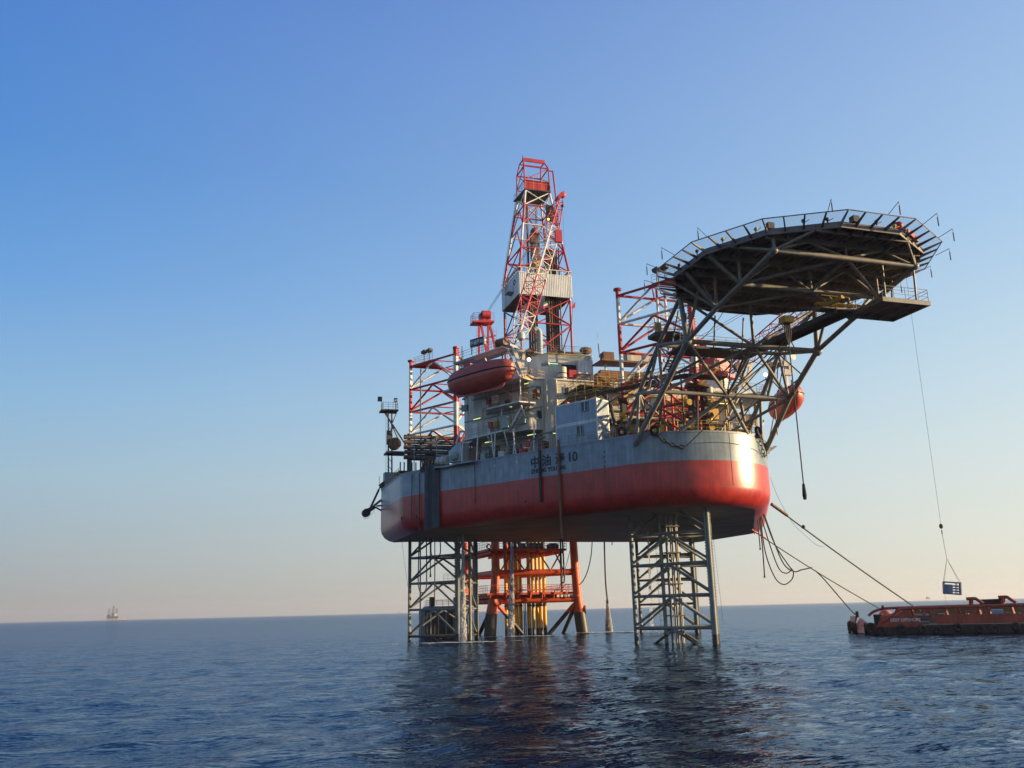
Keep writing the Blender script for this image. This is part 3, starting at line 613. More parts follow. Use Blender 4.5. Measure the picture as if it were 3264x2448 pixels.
# ================================================================== ACCOMMODATION
WZ = 32.5
def window(p, ex, nrm, w, h, root, fr='white'):
    ex, nrm = Vector(ex).normalized(), Vector(nrm).normalized()
    f = MB()
    for sx in (-1, 1): f.obox(p + ex * sx * (w / 2 + .04) + nrm * .04, ex * .05, nrm * .06, Z * (h / 2 + .09))
    for sz in (-1, 1): f.obox(p + Z * sz * (h / 2 + .04) + nrm * .04, ex * w / 2, nrm * .06, Z * .05)
    o = f.out('window', fr, root); MB().obox(p + nrm * .012, ex * w / 2, nrm * .01, Z * h / 2).out('pane', 'glass', o); return o
def tube_lamp(p, q, root, mat='lamp'):
    p, q = Vector(p), Vector(q); o = MB().beam(p + Z * .09, q + Z * .09, .16, .07).out('tube_lamp', 'dark', root); MB().tube(p, q, .055, 6).out('tube', mat, o)
def build_block():
    root = thing('accommodation_block', 'pale multi-storey accommodation block with small windows behind the bow leg', 'accommodation', (-14, 0, ZD))
    c1 = at_side(1687, 1300, -3); c2 = at_side(1512, 1400, -3)
    xf = c1.x
    main = [(xf, c1.y), (xf, -c1.y), (c2.x, -c2.y), (-23, 19.9), (-23, -19.9), (c2.x, c2.y)]
    MB().prism(main, 25.95, WZ).out('wall', 'white', root)
    MB().box((-34, -17.5, ZD - .02), (-23.4, 17.5, 26.6)).out('aft_house', 'brown', root)
    d1, d2 = SD(14.0, -5.2, 0), SD(25.5, -5.2, 0)
    MB().prism([(xf - .9, d1.y), (xf - .9, -d1.y), (d2.x, -d2.y), (d2.x, d2.y)], ZD - .02, 25.94).out('lower_wall', 'white', root)
    MB().tube((xf - .35, -12.0, ZD), (xf - .35, -12.0, WZ + .02), 1.05, 20).out('round_corner', 'white', root)
    roof = [(xf + .25, c1.y - .2), (xf + .25, -c1.y + .2), (c2.x, -c2.y - .4), (-23.2, 20.2), (-23.2, -20.2), (c2.x, c2.y - .4)]
    MB().prism(roof, WZ, WZ + .16).out('roof', 'wht', root)
    # upper house
    hx = -12.0
    h = [at_s(1746, 1127, hx), at_s(1887, 1136, hx)]; hz = h[0].z
    hp = [(hx, h[0].y), (hx, h[1].y), (-20, h[1].y), (-20, -14.5), (-15.5, -14.0)]
    MB().prism(hp, WZ + .16, hz).out('upper_house', 'white', root)
    MB().prism([(x + (.12 if x > -13 else 0), y) for x, y in hp], hz, hz + .12).out('house_roof', 'yel', root)
    m = MB(); m.rail([V(-20, h[1].y - .1, hz + .12), V(hx, h[1].y - .1, hz + .12), V(hx, h[0].y + .1, hz + .12), V(-15.5, -13.9, hz + .12), V(-19.5, -14.3, hz + .12)], 1.1, 1.3); m.out('roof_railing', 'rail', root)
    p, q = at_s(1790, 1161, hx), at_s(1838, 1204, hx); MB().box((hx - .3, p.y, q.z), (hx + .015, q.y, p.z)).out('dark_doorway', 'black', root)  # open recess drawn as a flush black slab, its shade put into colour
    p = at_s(1887, 1150, hx); MB().tube((hx + .15, p.y - .2, WZ), (hx + .15, p.y - .2, hz), .22, 10).out('corner_pipe', 'wht', root)
    p = at_s(1791, 1185, hx + 1.2); MB().tube((p.x, p.y, WZ + .16), (p.x, p.y, WZ + 2.0), .62, 14).out('raft_drum', 'white', root)
    for z in (.5, 1.1): MB().tube((p.x, p.y, WZ + z), (p.x, p.y, WZ + z + .12), .64, 14).out('drum_band', 'black', root)
    p = at_s(1824, 1192, hx + .8); MB().obox(p, V(.3, 0, 0), V(0, .5, 0), Z * .5).out('fire_cabinet', 'red', root)
    p = at_s(1863, 1172, hx + .4); MB().obox(p, V(.3, 0, 0), V(0, 1.0, 0), Z * .9).out('locker', 'wht', root)
    for x in range(4):
        y_ = h[0].y + 1.0 + x * 1.25
        m = MB(); zz = hz + .12
        if x % 2: m.obox((hx - 1.6, y_, zz + .35), V(.5, 0, 0), V(0, .5, 0), Z * .35)
        else: m.tube((hx - 1.3, y_ - .5, zz + .35), (hx - 1.3, y_ + .7, zz + .35), .35, 10)
        m.out('roof_unit', ('brown', 'dark', 'brown', 'grn')[x], root)
    p = at_s(1867, 1118, hx - 2); MB().ball(p, .7, 12, 8, (1, 1.3, .75)).out('vent_hood', 'brown', root)
    # windows and doors
    ex = V(0, 1, 0)
    for x, y in ((1717, 1244), (1719, 1322)):
        window(at_s(x, y, xf), ex, V(1, 0, 0), .62, .95, root, 'gry')
    for x, y in ((1805, 1248), (1890, 1254)): window(at_s(x, y, xf), ex, V(1, 0, 0), .6, .95, root, 'gry')
    for y_, z_ in ((-1.5, 30.6), (4, 30.6), (8, 27.5), (11, 30.6), (12.5, 27.3), (1, 27.5), (-4, 27.3)): window(V(xf, y_, z_), ex, V(1, 0, 0), .62, .95, root, 'gry')
    for a in (13.5, 17.5): MB().obox(SD(a, -5.18, ZD + 1.05), DS * .42, NS * .03, Z * 1.0).out('door', 'white', root)
    # round pipes and tanks in front of the bow wall
    for y_, z_, r_, mt in ((6.5, 24.4, 1.0, 'white'), (8.9, 24.2, .8, 'white'), (-1, 24.6, .7, 'yel'), (11.5, 23.6, .7, 'yel')):
        MB().tube((xf + 1.6, y_, ZD), (xf + 1.6, y_, z_), r_, 14).out('tank', mt, root)
    for y0, y1, z_ in ((-8, 9, 28.9), (-3, 12, 25.6), (-7, 3, 31.2)): MB().tube((xf + .4, y0, z_), (xf + .4, y1, z_), .16, 8).out('wall_pipe', 'grn', root)
    # walkways on the starboard wall
    def deckplate(name, pts, z, mt='wht'):
        m = MB(); m.slab([V(p.x, p.y, z - .16) for p in pts], Z, .16); return m.out(name, mt, root)
    z2, z1, z3 = 29.1, 26.1, WZ - .1
    p2 = [at_z(1550, 1302, z2), at_z(1654, 1277, z2), at_z(1707, 1282, z2)]
    g2 = deckplate('walkway', [p2[0], p2[1], p2[2], V(xf - .3, c1.y + .3, 0), at_side(1550, 1302, -3.2)], z2)
    m = MB(); m.rail([p2[1] + Z * .02 + NS * -.1, p2[2] + Z * .02], 1.1, 1.2); m.out('walkway_railing', 'yel', g2)
    m = MB(); m.rail([p2[0], p2[1]], 1.1, 1.5); m.out('walkway_railing', 'rail', g2)
    p1 = [at_z(1478, 1401, z1), at_z(1602, 1371, z1), at_z(1634, 1375, z1)]
    g1 = deckplate('walkway', [p1[0], p1[1], p1[2], SD(17.0, -3.2, z1), SD(27.0, -3.2, z1)], z1)
    m = MB(); m.rail([p1[0], p1[1], p1[2]], 1.1, 1.5); m.out('walkway_railing', 'rail', g1)
    p3 = [at_z(1560, 1222, z3), at_z(1659, 1201, z3), at_z(1745, 1219, z3)]
    g3 = deckplate('boat_deck', [SD(27, .6, z3), p3[1], p3[2], V(xf - .3, c1.y + .5, 0), SD(27, -3.2, 0)], z3)
    m = MB(); m.slab([p3[1] - Z * .05, p3[2] - Z * .05, p3[2] + Z * .45, p3[1] + Z * .45], V(-1, .4, 0), .1); m.out('boat_deck_coaming', 'yel', g3)
    m = MB(); m.rail([p3[1] + V(-.3, .2, .1), p3[2] + V(-.3, 0, .1)], 1.3, 1.0); m.out('boat_deck_railing', 'yel', g3)
    # posts and raking braces
    for x, y0, y1 in ((1659, 1205, 1278), (1600, 1300, 1368)):
        b = at_side(x, y1, -1.2 if x == 1659 else -1.4); MB().tube(b, b + Z * 3.2, .1, 6).out('post', 'wht', root)
    for (x0, y0), (x1, y1), o0, o1 in (((1660, 1290), (1689, 1365), -1.2, -2.9), ((1600, 1242), (1658, 1272), -2.9, -1.2), ((1606, 1372), (1618, 1420), -1.2, -2), ((1552, 1384), (1568, 1425), -.9, -2)):
        MB().tube(at_side(x0, y0, o0), at_side(x1, y1, o1), .085, 6).out('brace', 'wht', root)
    for a in (13.2, 16.4, 19.6, 22.6, 25.2): MB().tube(SD(a, -1.0, ZD), SD(a, -1.3, z1 - .1), .1, 6).out('post', 'wht', root)
    for a in (18.6, 15.0, 24.0): MB().tube(SD(a + 1.6, -1.2, z1 - .2), SD(a, .04, ZD - 1.2), .07, 6).out('brace', 'wht', root)
    MB().stair(at_side(1631, 1367, -2.2), at_side(1672, 1292, -2.2), .8, NS).out('stairway', 'wht', root)
    m = MB(); m.obox(at_side(1613, 1345, -1.6), DS * .6, NS * .4, Z * .8); m.out('switch_cabinet', 'grn', root)
    for x, y, mt, s_ in ((1563, 1355, 'red', .5), (1582, 1352, 'yel', .55), (1557, 1279, 'red', .5), (1578, 1273, 'wht', .7), (1684, 1413, 'red', .5), (1604, 1440, 'red', .35), (1632, 1424, 'red', .3)):
        MB().obox(at_side(x, y, -2.0), DS * s_ * .62, NS * .2, Z * s_ * .75).out('wall_box', mt, root)
    m = MB(); p = at_side(1713, 1412, -1.6); m.tube(p - Z * 1.2, p, .25, 8); m.tube(p, p + Z * .5, .3, 10, .75); m.out('hopper', 'gry', root)
    m = MB(); m.path(spline([at_side(1706, 1385, -1.6), at_side(1712, 1392, -1.6), at_side(1713, 1404, -1.6)]), .05); m.out('bent_pipe', 'dark', root)
    for (x0, y0), (x1, y1), o in (((1509, 1338), (1531, 1332), -2.9), ((1624, 1296), (1631, 1297), -1.6), ((1681, 1388), (1707, 1383), -3), ((1763, 1381), (1783, 1382), -3.2), ((1546, 1411), (1565, 1408), -2.6), ((1671, 1224), (1684, 1221), -2.6)):
        tube_lamp(at_side(x0, y0, o), at_side(x1, y1, o), root)
    p, q = at_s(1748, 1158, hx + .3), at_s(1778, 1160, hx + .3); tube_lamp(p, q, root, 'lampg')
    p = at_side(1738, 1161, -4.5); MB().obox(p, DS * .55, NS * .2, Z * .16).out('floodlight', 'grn', root)
    for x, y, s_ in ((1686, 1146, -12), (2440, 1194, -12)):
        p = at_s(x, y, s_); o = MB().tube(p - Z * 3, p, .06, 6).out('lamp_post', 'dark', root); MB().ball(p, .22, 10, 8).out('floodlight_glass', 'flood', o)
    for a, z0, z1, o in ((12.4, 26.3, 31.8, -2.95), (15.1, 26.0, 29.0, -2.95), (20.6, 26.2, 32.2, -2.95), (23.2, 26.2, 31.0, -2.95), (25.8, 26.1, 32.2, -2.95)):
        MB().tube(SD(a, o, z0), SD(a, o, z1), .07, 6).out('wall_pipe', 'white', root)
    for a, z in ((19.0, 27.1), (24.6, 27.1), (17.6, 30.1)): MB().obox(SD(a, -2.97, z), DS * .42, NS * .05, Z * 1.0).out('door', 'wht', root)
    for a, z, w, h_, mt in ((16.2, 27.2, .5, .4, 'grn'), (21.9, 27.0, .35, .7, 'wht'), (22.4, 30.3, .6, .5, 'wht'), (14.0, 30.2, .4, .6, 'brown'), (18.7, 30.0, .3, .3, 'dark'), (26.2, 30.4, .5, .4, 'gry')):
        MB().obox(SD(a, -2.8, z), DS * w, NS * .2, Z * h_).out('wall_unit', mt, root)
    for a0_, a1_, z in ((13.0, 26.4, 28.5), (14.2, 25.0, 31.3)): MB().beam(SD(a0_, -2.9, z), SD(a1_, -2.9, z), .16, .12).out('cable_tray', 'gry', root)
    for a, w, h_, mt in ((12.6, .8, .7, 'brown'), (15.6, .5, .5, 'red'), (16.9, .9, .8, 'dark'), (18.9, .6, .5, 'wht'), (20.4, .7, .9, 'dark'), (22.0, .5, .6, 'grn'), (23.4, .8, .6, 'brown')):
        MB().obox(SD(a, -2.0, ZD + h_), DS * w * .8, NS * .5, Z * h_).out('deck_unit', mt, root)
    for a0_, a1_, z in ((12.2, 21.5, 25.5), (14.0, 25.2, 25.0)): MB().tube(SD(a0_, -4.6, z), SD(a1_, -4.6, z), .11, 6).out('overhead_pipe', 'gry', root)
    for k in range(7): y_ = -14.2 + k * .45; MB().tube((xf + .06, y_, 26.2 + (k % 3) * .8), (xf + .06, y_, 27.0 + (k % 4)), .025, 4).out('wall_cable', 'gry', root)
    MB().tube((xf + .1, -13.2, 26.0), (xf + .1, -13.2, WZ), .07, 6).out('wall_pipe', 'white', root)
    # port side: boat deck, stair tower and ladders seen past the truss
    MB().slab([V(xf + .6, 9, z3 - .4), V(xf + .6, 19.5, z3 - .4), V(-18, 22, z3 - .4), V(-18, 9, z3 - .4)], Z, .4).out('boat_deck', 'wht', root)
    m = MB(); m.rail([V(xf + .5, 9, z3), V(xf + .5, 19.3, z3), V(-17, 21.8, z3)], 1.1, 1.2); m.out('boat_deck_railing', 'rail', root)
    for z_ in (25.9, 29.0):
        MB().slab([V(xf + .1, 15, z_), V(xf + 1.2, 17.5, z_), V(-14, 20.8, z_), V(-15, 18.0, z_)], Z, .14).out('walkway', 'wht', root)
        m = MB(); m.rail([V(xf + 1.1, 17.5, z_ + .14), V(-14, 20.7, z_ + .14)], 1.1, 1); m.out('walkway_railing', 'yel', root)
    for x_, y_ in ((xf + 1.0, 17.3), (-13.5, 20.3)): MB().beam((x_, y_, ZD), (x_, y_, z3 - .4), .25, .25).out('post', 'yel', root)
    MB().tube((xf + .6, 16.5, ZD + .2), (-12, 20.5, 29), .13, 6).out('brace', 'wht', root)
    m = MB(); m.stair((xf + .9, 16.8, 29.1), (-13, 19.6, 26.0), .8, (.5, .8, 0)); m.out('stairway', 'yel', root)
    return root
block = build_block()
def container(label, z0):
    a0, a1 = 9.72, 3.66; o = -1.0; w = 2.44; h = 2.59
    c = SD((a0 + a1) / 2, o - w / 2, z0)
    t = thing('cabin_container', label, 'container', c, 'stacked white cabins')
    hw = (a0 - a1) / 2
    m = MB(); m.obox(c + Z * h / 2, DS * (hw - .04), NS * (w / 2 - .04), Z * (h / 2 - .03))
    for i in range(26):
        x = -hw + .3 + i * (2 * hw - .6) / 25
        m.obox(c + DS * x + NS * (w / 2 - .02) + Z * h / 2, DS * .06, NS * .025, Z * (h / 2 - .16))
    for i in range(9):
        y = -w / 2 + .22 + i * (w - .44) / 8; m.obox(c + DS * (hw - .02) + NS * y + Z * h / 2, DS * .025, NS * .05, Z * (h / 2 - .16))
    m.out('wall_panel', 'cabin', t)
    m = MB()
    for sx in (-1, 1):
        for sy in (-1, 1): m.obox(c + DS * sx * (hw - .07) + NS * sy * (w / 2 - .07) + Z * h / 2, DS * .08, NS * .08, Z * (h / 2))
    for z_ in (.08, h - .08):
        for sy in (-1, 1): m.obox(c + NS * sy * (w / 2 - .06) + Z * z_, DS * (hw - .16), NS * .07, Z * .08)
        for sx in (-1, 1): m.obox(c + DS * sx * (hw - .06) + Z * z_, DS * .07, NS * (w / 2 - .16), Z * .08)
    m.out('frame', 'wht', t); return t
for lb, z0, wx, wy in (('lower of two stacked white cabins beside the rig side, window near its middle', 22.5, 1850, 1372), ('upper of two stacked white cabins, with a railing on its roof', 25.12, 1864, 1296)):
    t = container(lb, z0); p = at_side(wx, wy, -.98); window(p, DS, NS, .82, 1.0, t, 'gry'); MB().obox(p + NS * .03, DS * .03, NS * .02, Z * .5).out('window_bar', 'wht', t)
    if z0 > 25:
        m = MB(); m.rail([SD(9.6, -1.1, z0 + 2.6), SD(3.8, -1.1, z0 + 2.6)], 1.1, 1.45); m.out('roof_railing', 'yel', t)
        MB().beam(SD(6.6, -1.5, z0 + 2.68), SD(5.4, -1.4, z0 + 2.68), .3, .12).out('roof_plank', 'brown', t)
        MB().obox(SD(8.4, -1.5, z0 + 2.75), DS * .35, NS * .2, Z * .12).out('roof_bundle', 'red', t)

# ================================================================== DERRICK over the stern
DZ = [61.4, 65.4, 70.2, 74.2, 77.3]
def build_derrick():
    root = thing('drilling_derrick', 'tall red and white drilling derrick with a corrugated white wind wall', 'derrick', (-47.3, 0, 33))
    M['derr'] = paint('derrick_paint_bands', (0, 0, 0), .55, .2, zband=(30, 90, [(30, RED), (55.8, WHT), (60.6, RED), (66.6, WHT), (70.3, RED), (74.3, WHT), (77.0, RED)]), rust=.6)
    def cn(z):
        f = min(1, max(0, (z - 61.4) / (77.3 - 61.4))); hw = 4.55 + (2.3 - 4.55) * f
        return [V(-47.35 + sx * (hw + .05), sy * hw, z) for sx, sy in ((1, -1), (1, 1), (-1, 1), (-1, -1))]
    zz = [38.5] + DZ
    for i in range(4):
        for z0, z1 in zip(zz, zz[1:]):
            MB().tube(cn(z0)[i], cn(z1)[i], .2, 8).out('leg', 'derr', root)
    # girts and braces, face by face
    for z in DZ[:-1] + [51.5, 44.5]:
        c = cn(z)
        for i in range(4): MB().tube(c[i], c[(i + 1) % 4], .13, 6).out('girt', 'red' if z not in (70.2,) else 'wht', root)
    for z0, z1 in zip(DZ, DZ[1:]):
        a, b = cn(z0), cn(z1)
        for i in range(4):
            j = (i + 1) % 4; mt = 'red' if z0 < 66 or 70 < z0 < 74 else 'wht'
            if z0 in (65.4, 70.2):
                m_ = (b[i] + b[j]) / 2; MB().tube(a[i], m_, .11, 6).out('brace', mt, root); MB().tube(a[j], m_, .11, 6).out('brace', mt, root)
            else:
                MB().tube(a[i], b[j], .11, 6).out('brace', mt, root); MB().tube(a[j], b[i], .11, 6).out('brace', mt, root)
    for z0, z1 in ((44.5, 51.5), (38.5, 44.5), (51.5, 56.2)):
        a, b = cn(z0), cn(z1)
        for i in range(4):
            j = (i + 1) % 4; MB().tube(a[i], b[j], .12, 6).out('brace', 'red' if i != 3 else 'dark', root); MB().tube(a[j], b[i], .12, 6).out('brace', 'red' if i != 3 else 'dark', root)
    # wind wall, corrugated
    x0, x1, y0, y1 = -52.2, -42.5, -4.9, 4.9
    for (ax, ay), (bx, by) in (((x1, y0), (x1, y1)), ((x1, y1), (x0, y1)), ((x0, y1), (x0, y0)), ((x0, y0), (x1, y0))):
        a, b = V(ax, ay, 56.4), V(bx, by, 56.4); e = (b - a).normalized(); nn = e.cross(Z); L_ = (b - a).length; n = 30
        pr = []
        for k in range(n):
            for f, o in ((0, 0), (.35, 0), (.5, .07), (.85, .07)): pr.append(a + e * L_ * (k + f) / n + nn * o)
        pr.append(b); N_ = len(pr)
        m = MB(); m.add(pr + [p + Z * 3.95 for p in pr], [[k, k + 1, N_ + k + 1, N_ + k] for k in range(N_ - 1)])
        w = m.out('wind_wall', 'wwall', root)
        m = MB()
        for k in range(9): p = a + e * L_ * (k + .5) / 9 + Z * 3.95; m.obox(p + Z * .45, e * .07, nn * .03, Z * .45)
        m.beam(a + Z * 4.9, b + Z * 4.9, .12, .12); m.beam(a + Z * 4.0 + nn * .05, b + Z * 4.0 + nn * .05, .1, .12)
        m.out('wall_parapet', 'wht', root)
    MB().box((x0 + .1, y0 + .1, 56.3), (x1 - .1, -2.2, 56.5)).out('working_floor', 'dark', root)
    MB().box((x0 + .1, 2.2, 56.3), (x1 - .1, y1 - .1, 56.5)).out('working_floor', 'dark', root)
    m = MB(); c = V(-46.0, y0 - .6, 57.6); m.obox(c, V(.9, 0, 0), V(0, .55, 0), Z * .08); sp = m.out('side_platform', 'gry', root)
    m = MB(); m.rail([c + V(-.85, .5, 0), c + V(-.85, -.5, 0), c + V(.85, -.5, 0), c + V(.85, .5, 0)], 1.1, .8); m.out('platform_railing', 'rail', sp)
    MB().torus((-44.6, y0 - .05, 59.2), (0, 1, 0), .45, .1).out('wall_hatch', 'black', root)
    MB().ladder(cn(61.4)[3] + V(0, -.3, 0), cn(77.3)[3] + V(0, -.3, 0), (1, 0, 0), .3).out('ladder', 'dark', root)
    MB().ladder(V(-49.0, y0 - .3, 38.5), V(-49.0, y0 - .3, 60.5), (1, 0, 0), .3).out('ladder', 'dark', root)
    # crown: platform, sheaves and the gantry above
    c = cn(77.3); m = MB(); m.prism([(-50.2, -2.9), (-44.7, -2.5), (-44.7, 2.5), (-50.2, 2.9)], 77.3, 77.5); m.out('crown_platform', 'dark', root)
    m = MB(); m.box((-45.4, -2.3, 77.5), (-45.1, 2.3, 79.3)); m.out('crown_beam', 'red', root)
    m = MB(); m.rail([V(-44.8, -2.4, 77.5), V(-44.8, 2.4, 77.5)], 2.6, 1.6, (.5,)); m.out('crown_railing', 'yel', root)
    m = MB(); m.rail([V(-44.9, -2.5, 77.5), V(-50.1, -2.8, 77.5), V(-50.1, 2.8, 77.5), V(-44.9, 2.5, 77.5)], 1.1, 1.2); m.out('crown_railing', 'rail', root)
    for y in (-1.2, 0, 1.1): MB().tube((-47, y - .15, 79.0), (-47, y + .15, 79.0), .8, 16).out('sheave', 'brown', root)
    g0 = [V(x, y, 77.5) for x, y in ((-45.0, -2.4), (-45.0, 2.4), (-49.6, 2.4), (-49.6, -2.4))]
    g1 = [V(x, y, 82.2) for x, y in ((-45.2, -2.35), (-45.2, 2.35), (-49.4, 2.35), (-49.4, -2.35))]
    g2 = [V(x, y, 84.1) for x, y in ((-46.6, -2.1), (-46.6, 2.1), (-48.4, 2.1), (-48.4, -2.1))]
    for a, b in ((g0, g1), (g1, g2)):
        for i in range(4): MB().tube(a[i], b[i], .13, 6).out('gantry_post', 'red', root); MB().tube(b[i], b[(i + 1) % 4], .13, 6).out('gantry_girt', 'red', root)
    for i in range(4): MB().tube(g0[i] + Z * 1.8, g1[(i + 1) % 4], .08, 6).out('gantry_brace', 'red', root); MB().tube(g0[i] + Z * 1.8, g0[(i + 1) % 4] + Z * 1.8, .09, 6).out('gantry_girt', 'red', root)
    MB().beam(g2[0] + V(.2, 0, 0), g2[1] + V(.2, 0, 0), .2, .7).out('gantry_top_beam', 'red', root)
    MB().tube(g2[0], g2[0] + Z * .9, .06, 6).out('mast_light', 'dark', root)
    MB().path([V(-45.6, 2.5, 82), V(-45.5, 3.3, 82), V(-45.2, 3.5, 78), V(-44.6, 3.6, 72)], .15).out('stand_pipe', 'red', root)
    # travelling block, top drive, lines
    m = MB(); m.obox((-47.3, 0, 69.0), V(.5, 0, 0), V(0, .8, 0), Z * .9); m.obox((-47.3, 0, 66.2), V(.6, 0, 0), V(0, .7, 0), Z * 1.6); m.ball((-47.3, 0, 70.3), .8, 12, 8); m.out('top_drive', 'brown', root)
    m = MB(); m.obox((-47.3, .2, 63.4), V(.7, 0, 0), V(0, .8, 0), Z * 1.4); m.out('pipe_handler', 'yel', root)
    for k in range(8): MB().tube((-47.3, -.6 + k * .17, 70), (-47.3, -.75 + k * .21, 78.4), .025, 4).out('hoist_line', 'dark', root)
    for k in range(5): MB().tube((-46.2 - k * .3, -3 + .4 * k, 56.5), (-46.3 - k * .3, -2 + .3 * k, 76), .035, 4).out('guide_line', 'dark', root)
    MB().beam((-48.6, -.9, 57), (-48.6, -.9, 76), .3, .3).out('guide_rail', 'brown', root)
    MB().beam((-48.6, .9, 57), (-48.6, .9, 76), .2, .2).out('guide_rail', 'gry', root)
    # drill floor and its support under the tower
    MB().box((-53.5, -6.2, 38.0), (-41.0, 6.2, 38.5)).out('drill_floor', 'brown', root)
    m = MB(); m.rail([V(-41.1, -6.1, 38.5), V(-41.1, 6.1, 38.5)], 1.1, 1.3); m.rail([V(-41.1, -6.1, 38.5), V(-53.4, -6.1, 38.5)], 1.1, 1.3); m.out('floor_railing', 'yel', root)
    MB().box((-52.8, -5.6, 30.4), (-41.6, 5.6, 37.98)).out('substructure', 'gry', root)
    for y in (-5.5, 5.5): MB().box((-60, y - .5, 26.0), (-25, y + .5, 30.38)).out('cantilever_beam', 'gry', root)
build_derrick()
t = thing('pipe_stand', 'dark bundle of drill pipes racked upright in the derrick below the wind wall', 'drill pipes', (-44.5, 2.2, 38.5))
for k in range(26):
    x, y = -43.7 - (k % 5) * .42, 1.0 + (k // 5) * .42
    MB().tube((x, y, 38.5), (x, y, 66.0 if k % 3 else 64.6), .12, 6).out('drill_pipe', 'brown' if k % 4 else 'pipe', t)
t = thing('pipe_stand', 'second thinner bundle of drill pipes racked in the left half of the derrick', 'drill pipes', (-45, -1.2, 38.5))
for k in range(12):
    x, y = -44.0 - (k % 3) * .42, -2.4 + (k // 3) * .42
    MB().tube((x, y, 38.5), (x, y, 62.0), .11, 6).out('drill_pipe', 'pipe', t)
t = thing('exhaust_pipe', 'fat grey-green vent pipe with a bent top standing in front of the derrick', 'vent pipe', (-30, -8.2, WZ))
b = at_s(1722, 1150, -30); MB().path(spline([V(b.x, b.y, 34), b, at_s(1721, 1080, -30), at_s(1718, 1056, -30), at_s(1708, 1049, -30), at_s(1702, 1052, -30)], 6), .42, 12).out('duct', 'grn', t)
t = thing('flag', 'small red flag on a pole at the right side of the derrick', 'flag', at_s(1833, 1000, -41))
p = at_s(1822, 1040, -41); q = at_s(1826, 960, -41); MB().tube(p, q, .04, 5).out('pole', 'dark', t)
MB().slab([at_s(1823, 975, -41), at_s(1834, 961, -41), at_s(1833, 981, -41), at_s(1821, 984, -41)], V(1, 0, 0), .02).out('cloth', 'red', t)
t = thing('flag', 'drooping green, white and red flag hanging below the wind wall', 'flag', at_s(1740, 965, -41))
for (x0, y0, x1, y1), mt in (((1733, 966, 1743, 960), 'jade'), ((1732, 972, 1745, 966), 'white_letter'), ((1731, 977, 1748, 973), 'red')):
    if mt == 'jade': M['jade'] = paint('green_cloth', (.03, .22, .08), .8, .1)
    MB().slab([at_s(x0, y0, -41), at_s(x1, y1, -41), at_s(x1 + 1, y1 + 6, -41), at_s(x0, y0 + 6, -41)], V(1, 0, 0), .03).out('cloth_stripe', mt, t)
MB().tube(at_s(1746, 955, -41), at_s(1750, 996, -41), .04, 5).out('pole', 'dark', t)

# ================================================================== CRANES
def lattice_boom(root, foot, tip, w0, w1, bands, side, nb=18):
    foot, tip = Vector(foot), Vector(tip); ax = (tip - foot).normalized(); s_ = Vector(side); s_ = (s_ - ax * s_.dot(ax)).normalized(); u_ = ax.cross(s_)
    def corner(f):
        w = w0 * min(1, .35 + f * 5) if f < .13 else (w0 if f < .72 else w0 + (w1 - w0) * (f - .72) / .28)
        c = foot.lerp(tip, f); return [c + s_ * w / 2 * i + u_ * w / 2 * j for i, j in ((-1, -1), (1, -1), (1, 1), (-1, 1))]
    for k in range(nb):
        f0, f1 = k / nb, (k + 1) / nb; mt = 'red'
        for b0, b1, m_ in bands:
            if b0 <= (f0 + f1) / 2 < b1: mt = m_
        a, b = corner(f0), corner(f1)
        o = MB(); l = MB()
        for i in range(4):
            o.tube(a[i], b[i], .09, 6); j = (i + 1) % 4
            l.tube(a[i], b[j], .045, 5) if k % 2 else l.tube(a[j], b[i], .045, 5); l.tube(b[i], b[j], .045, 5)
        o.add(l.v, l.f, True); o.out('boom_section', mt, root)
    return corner
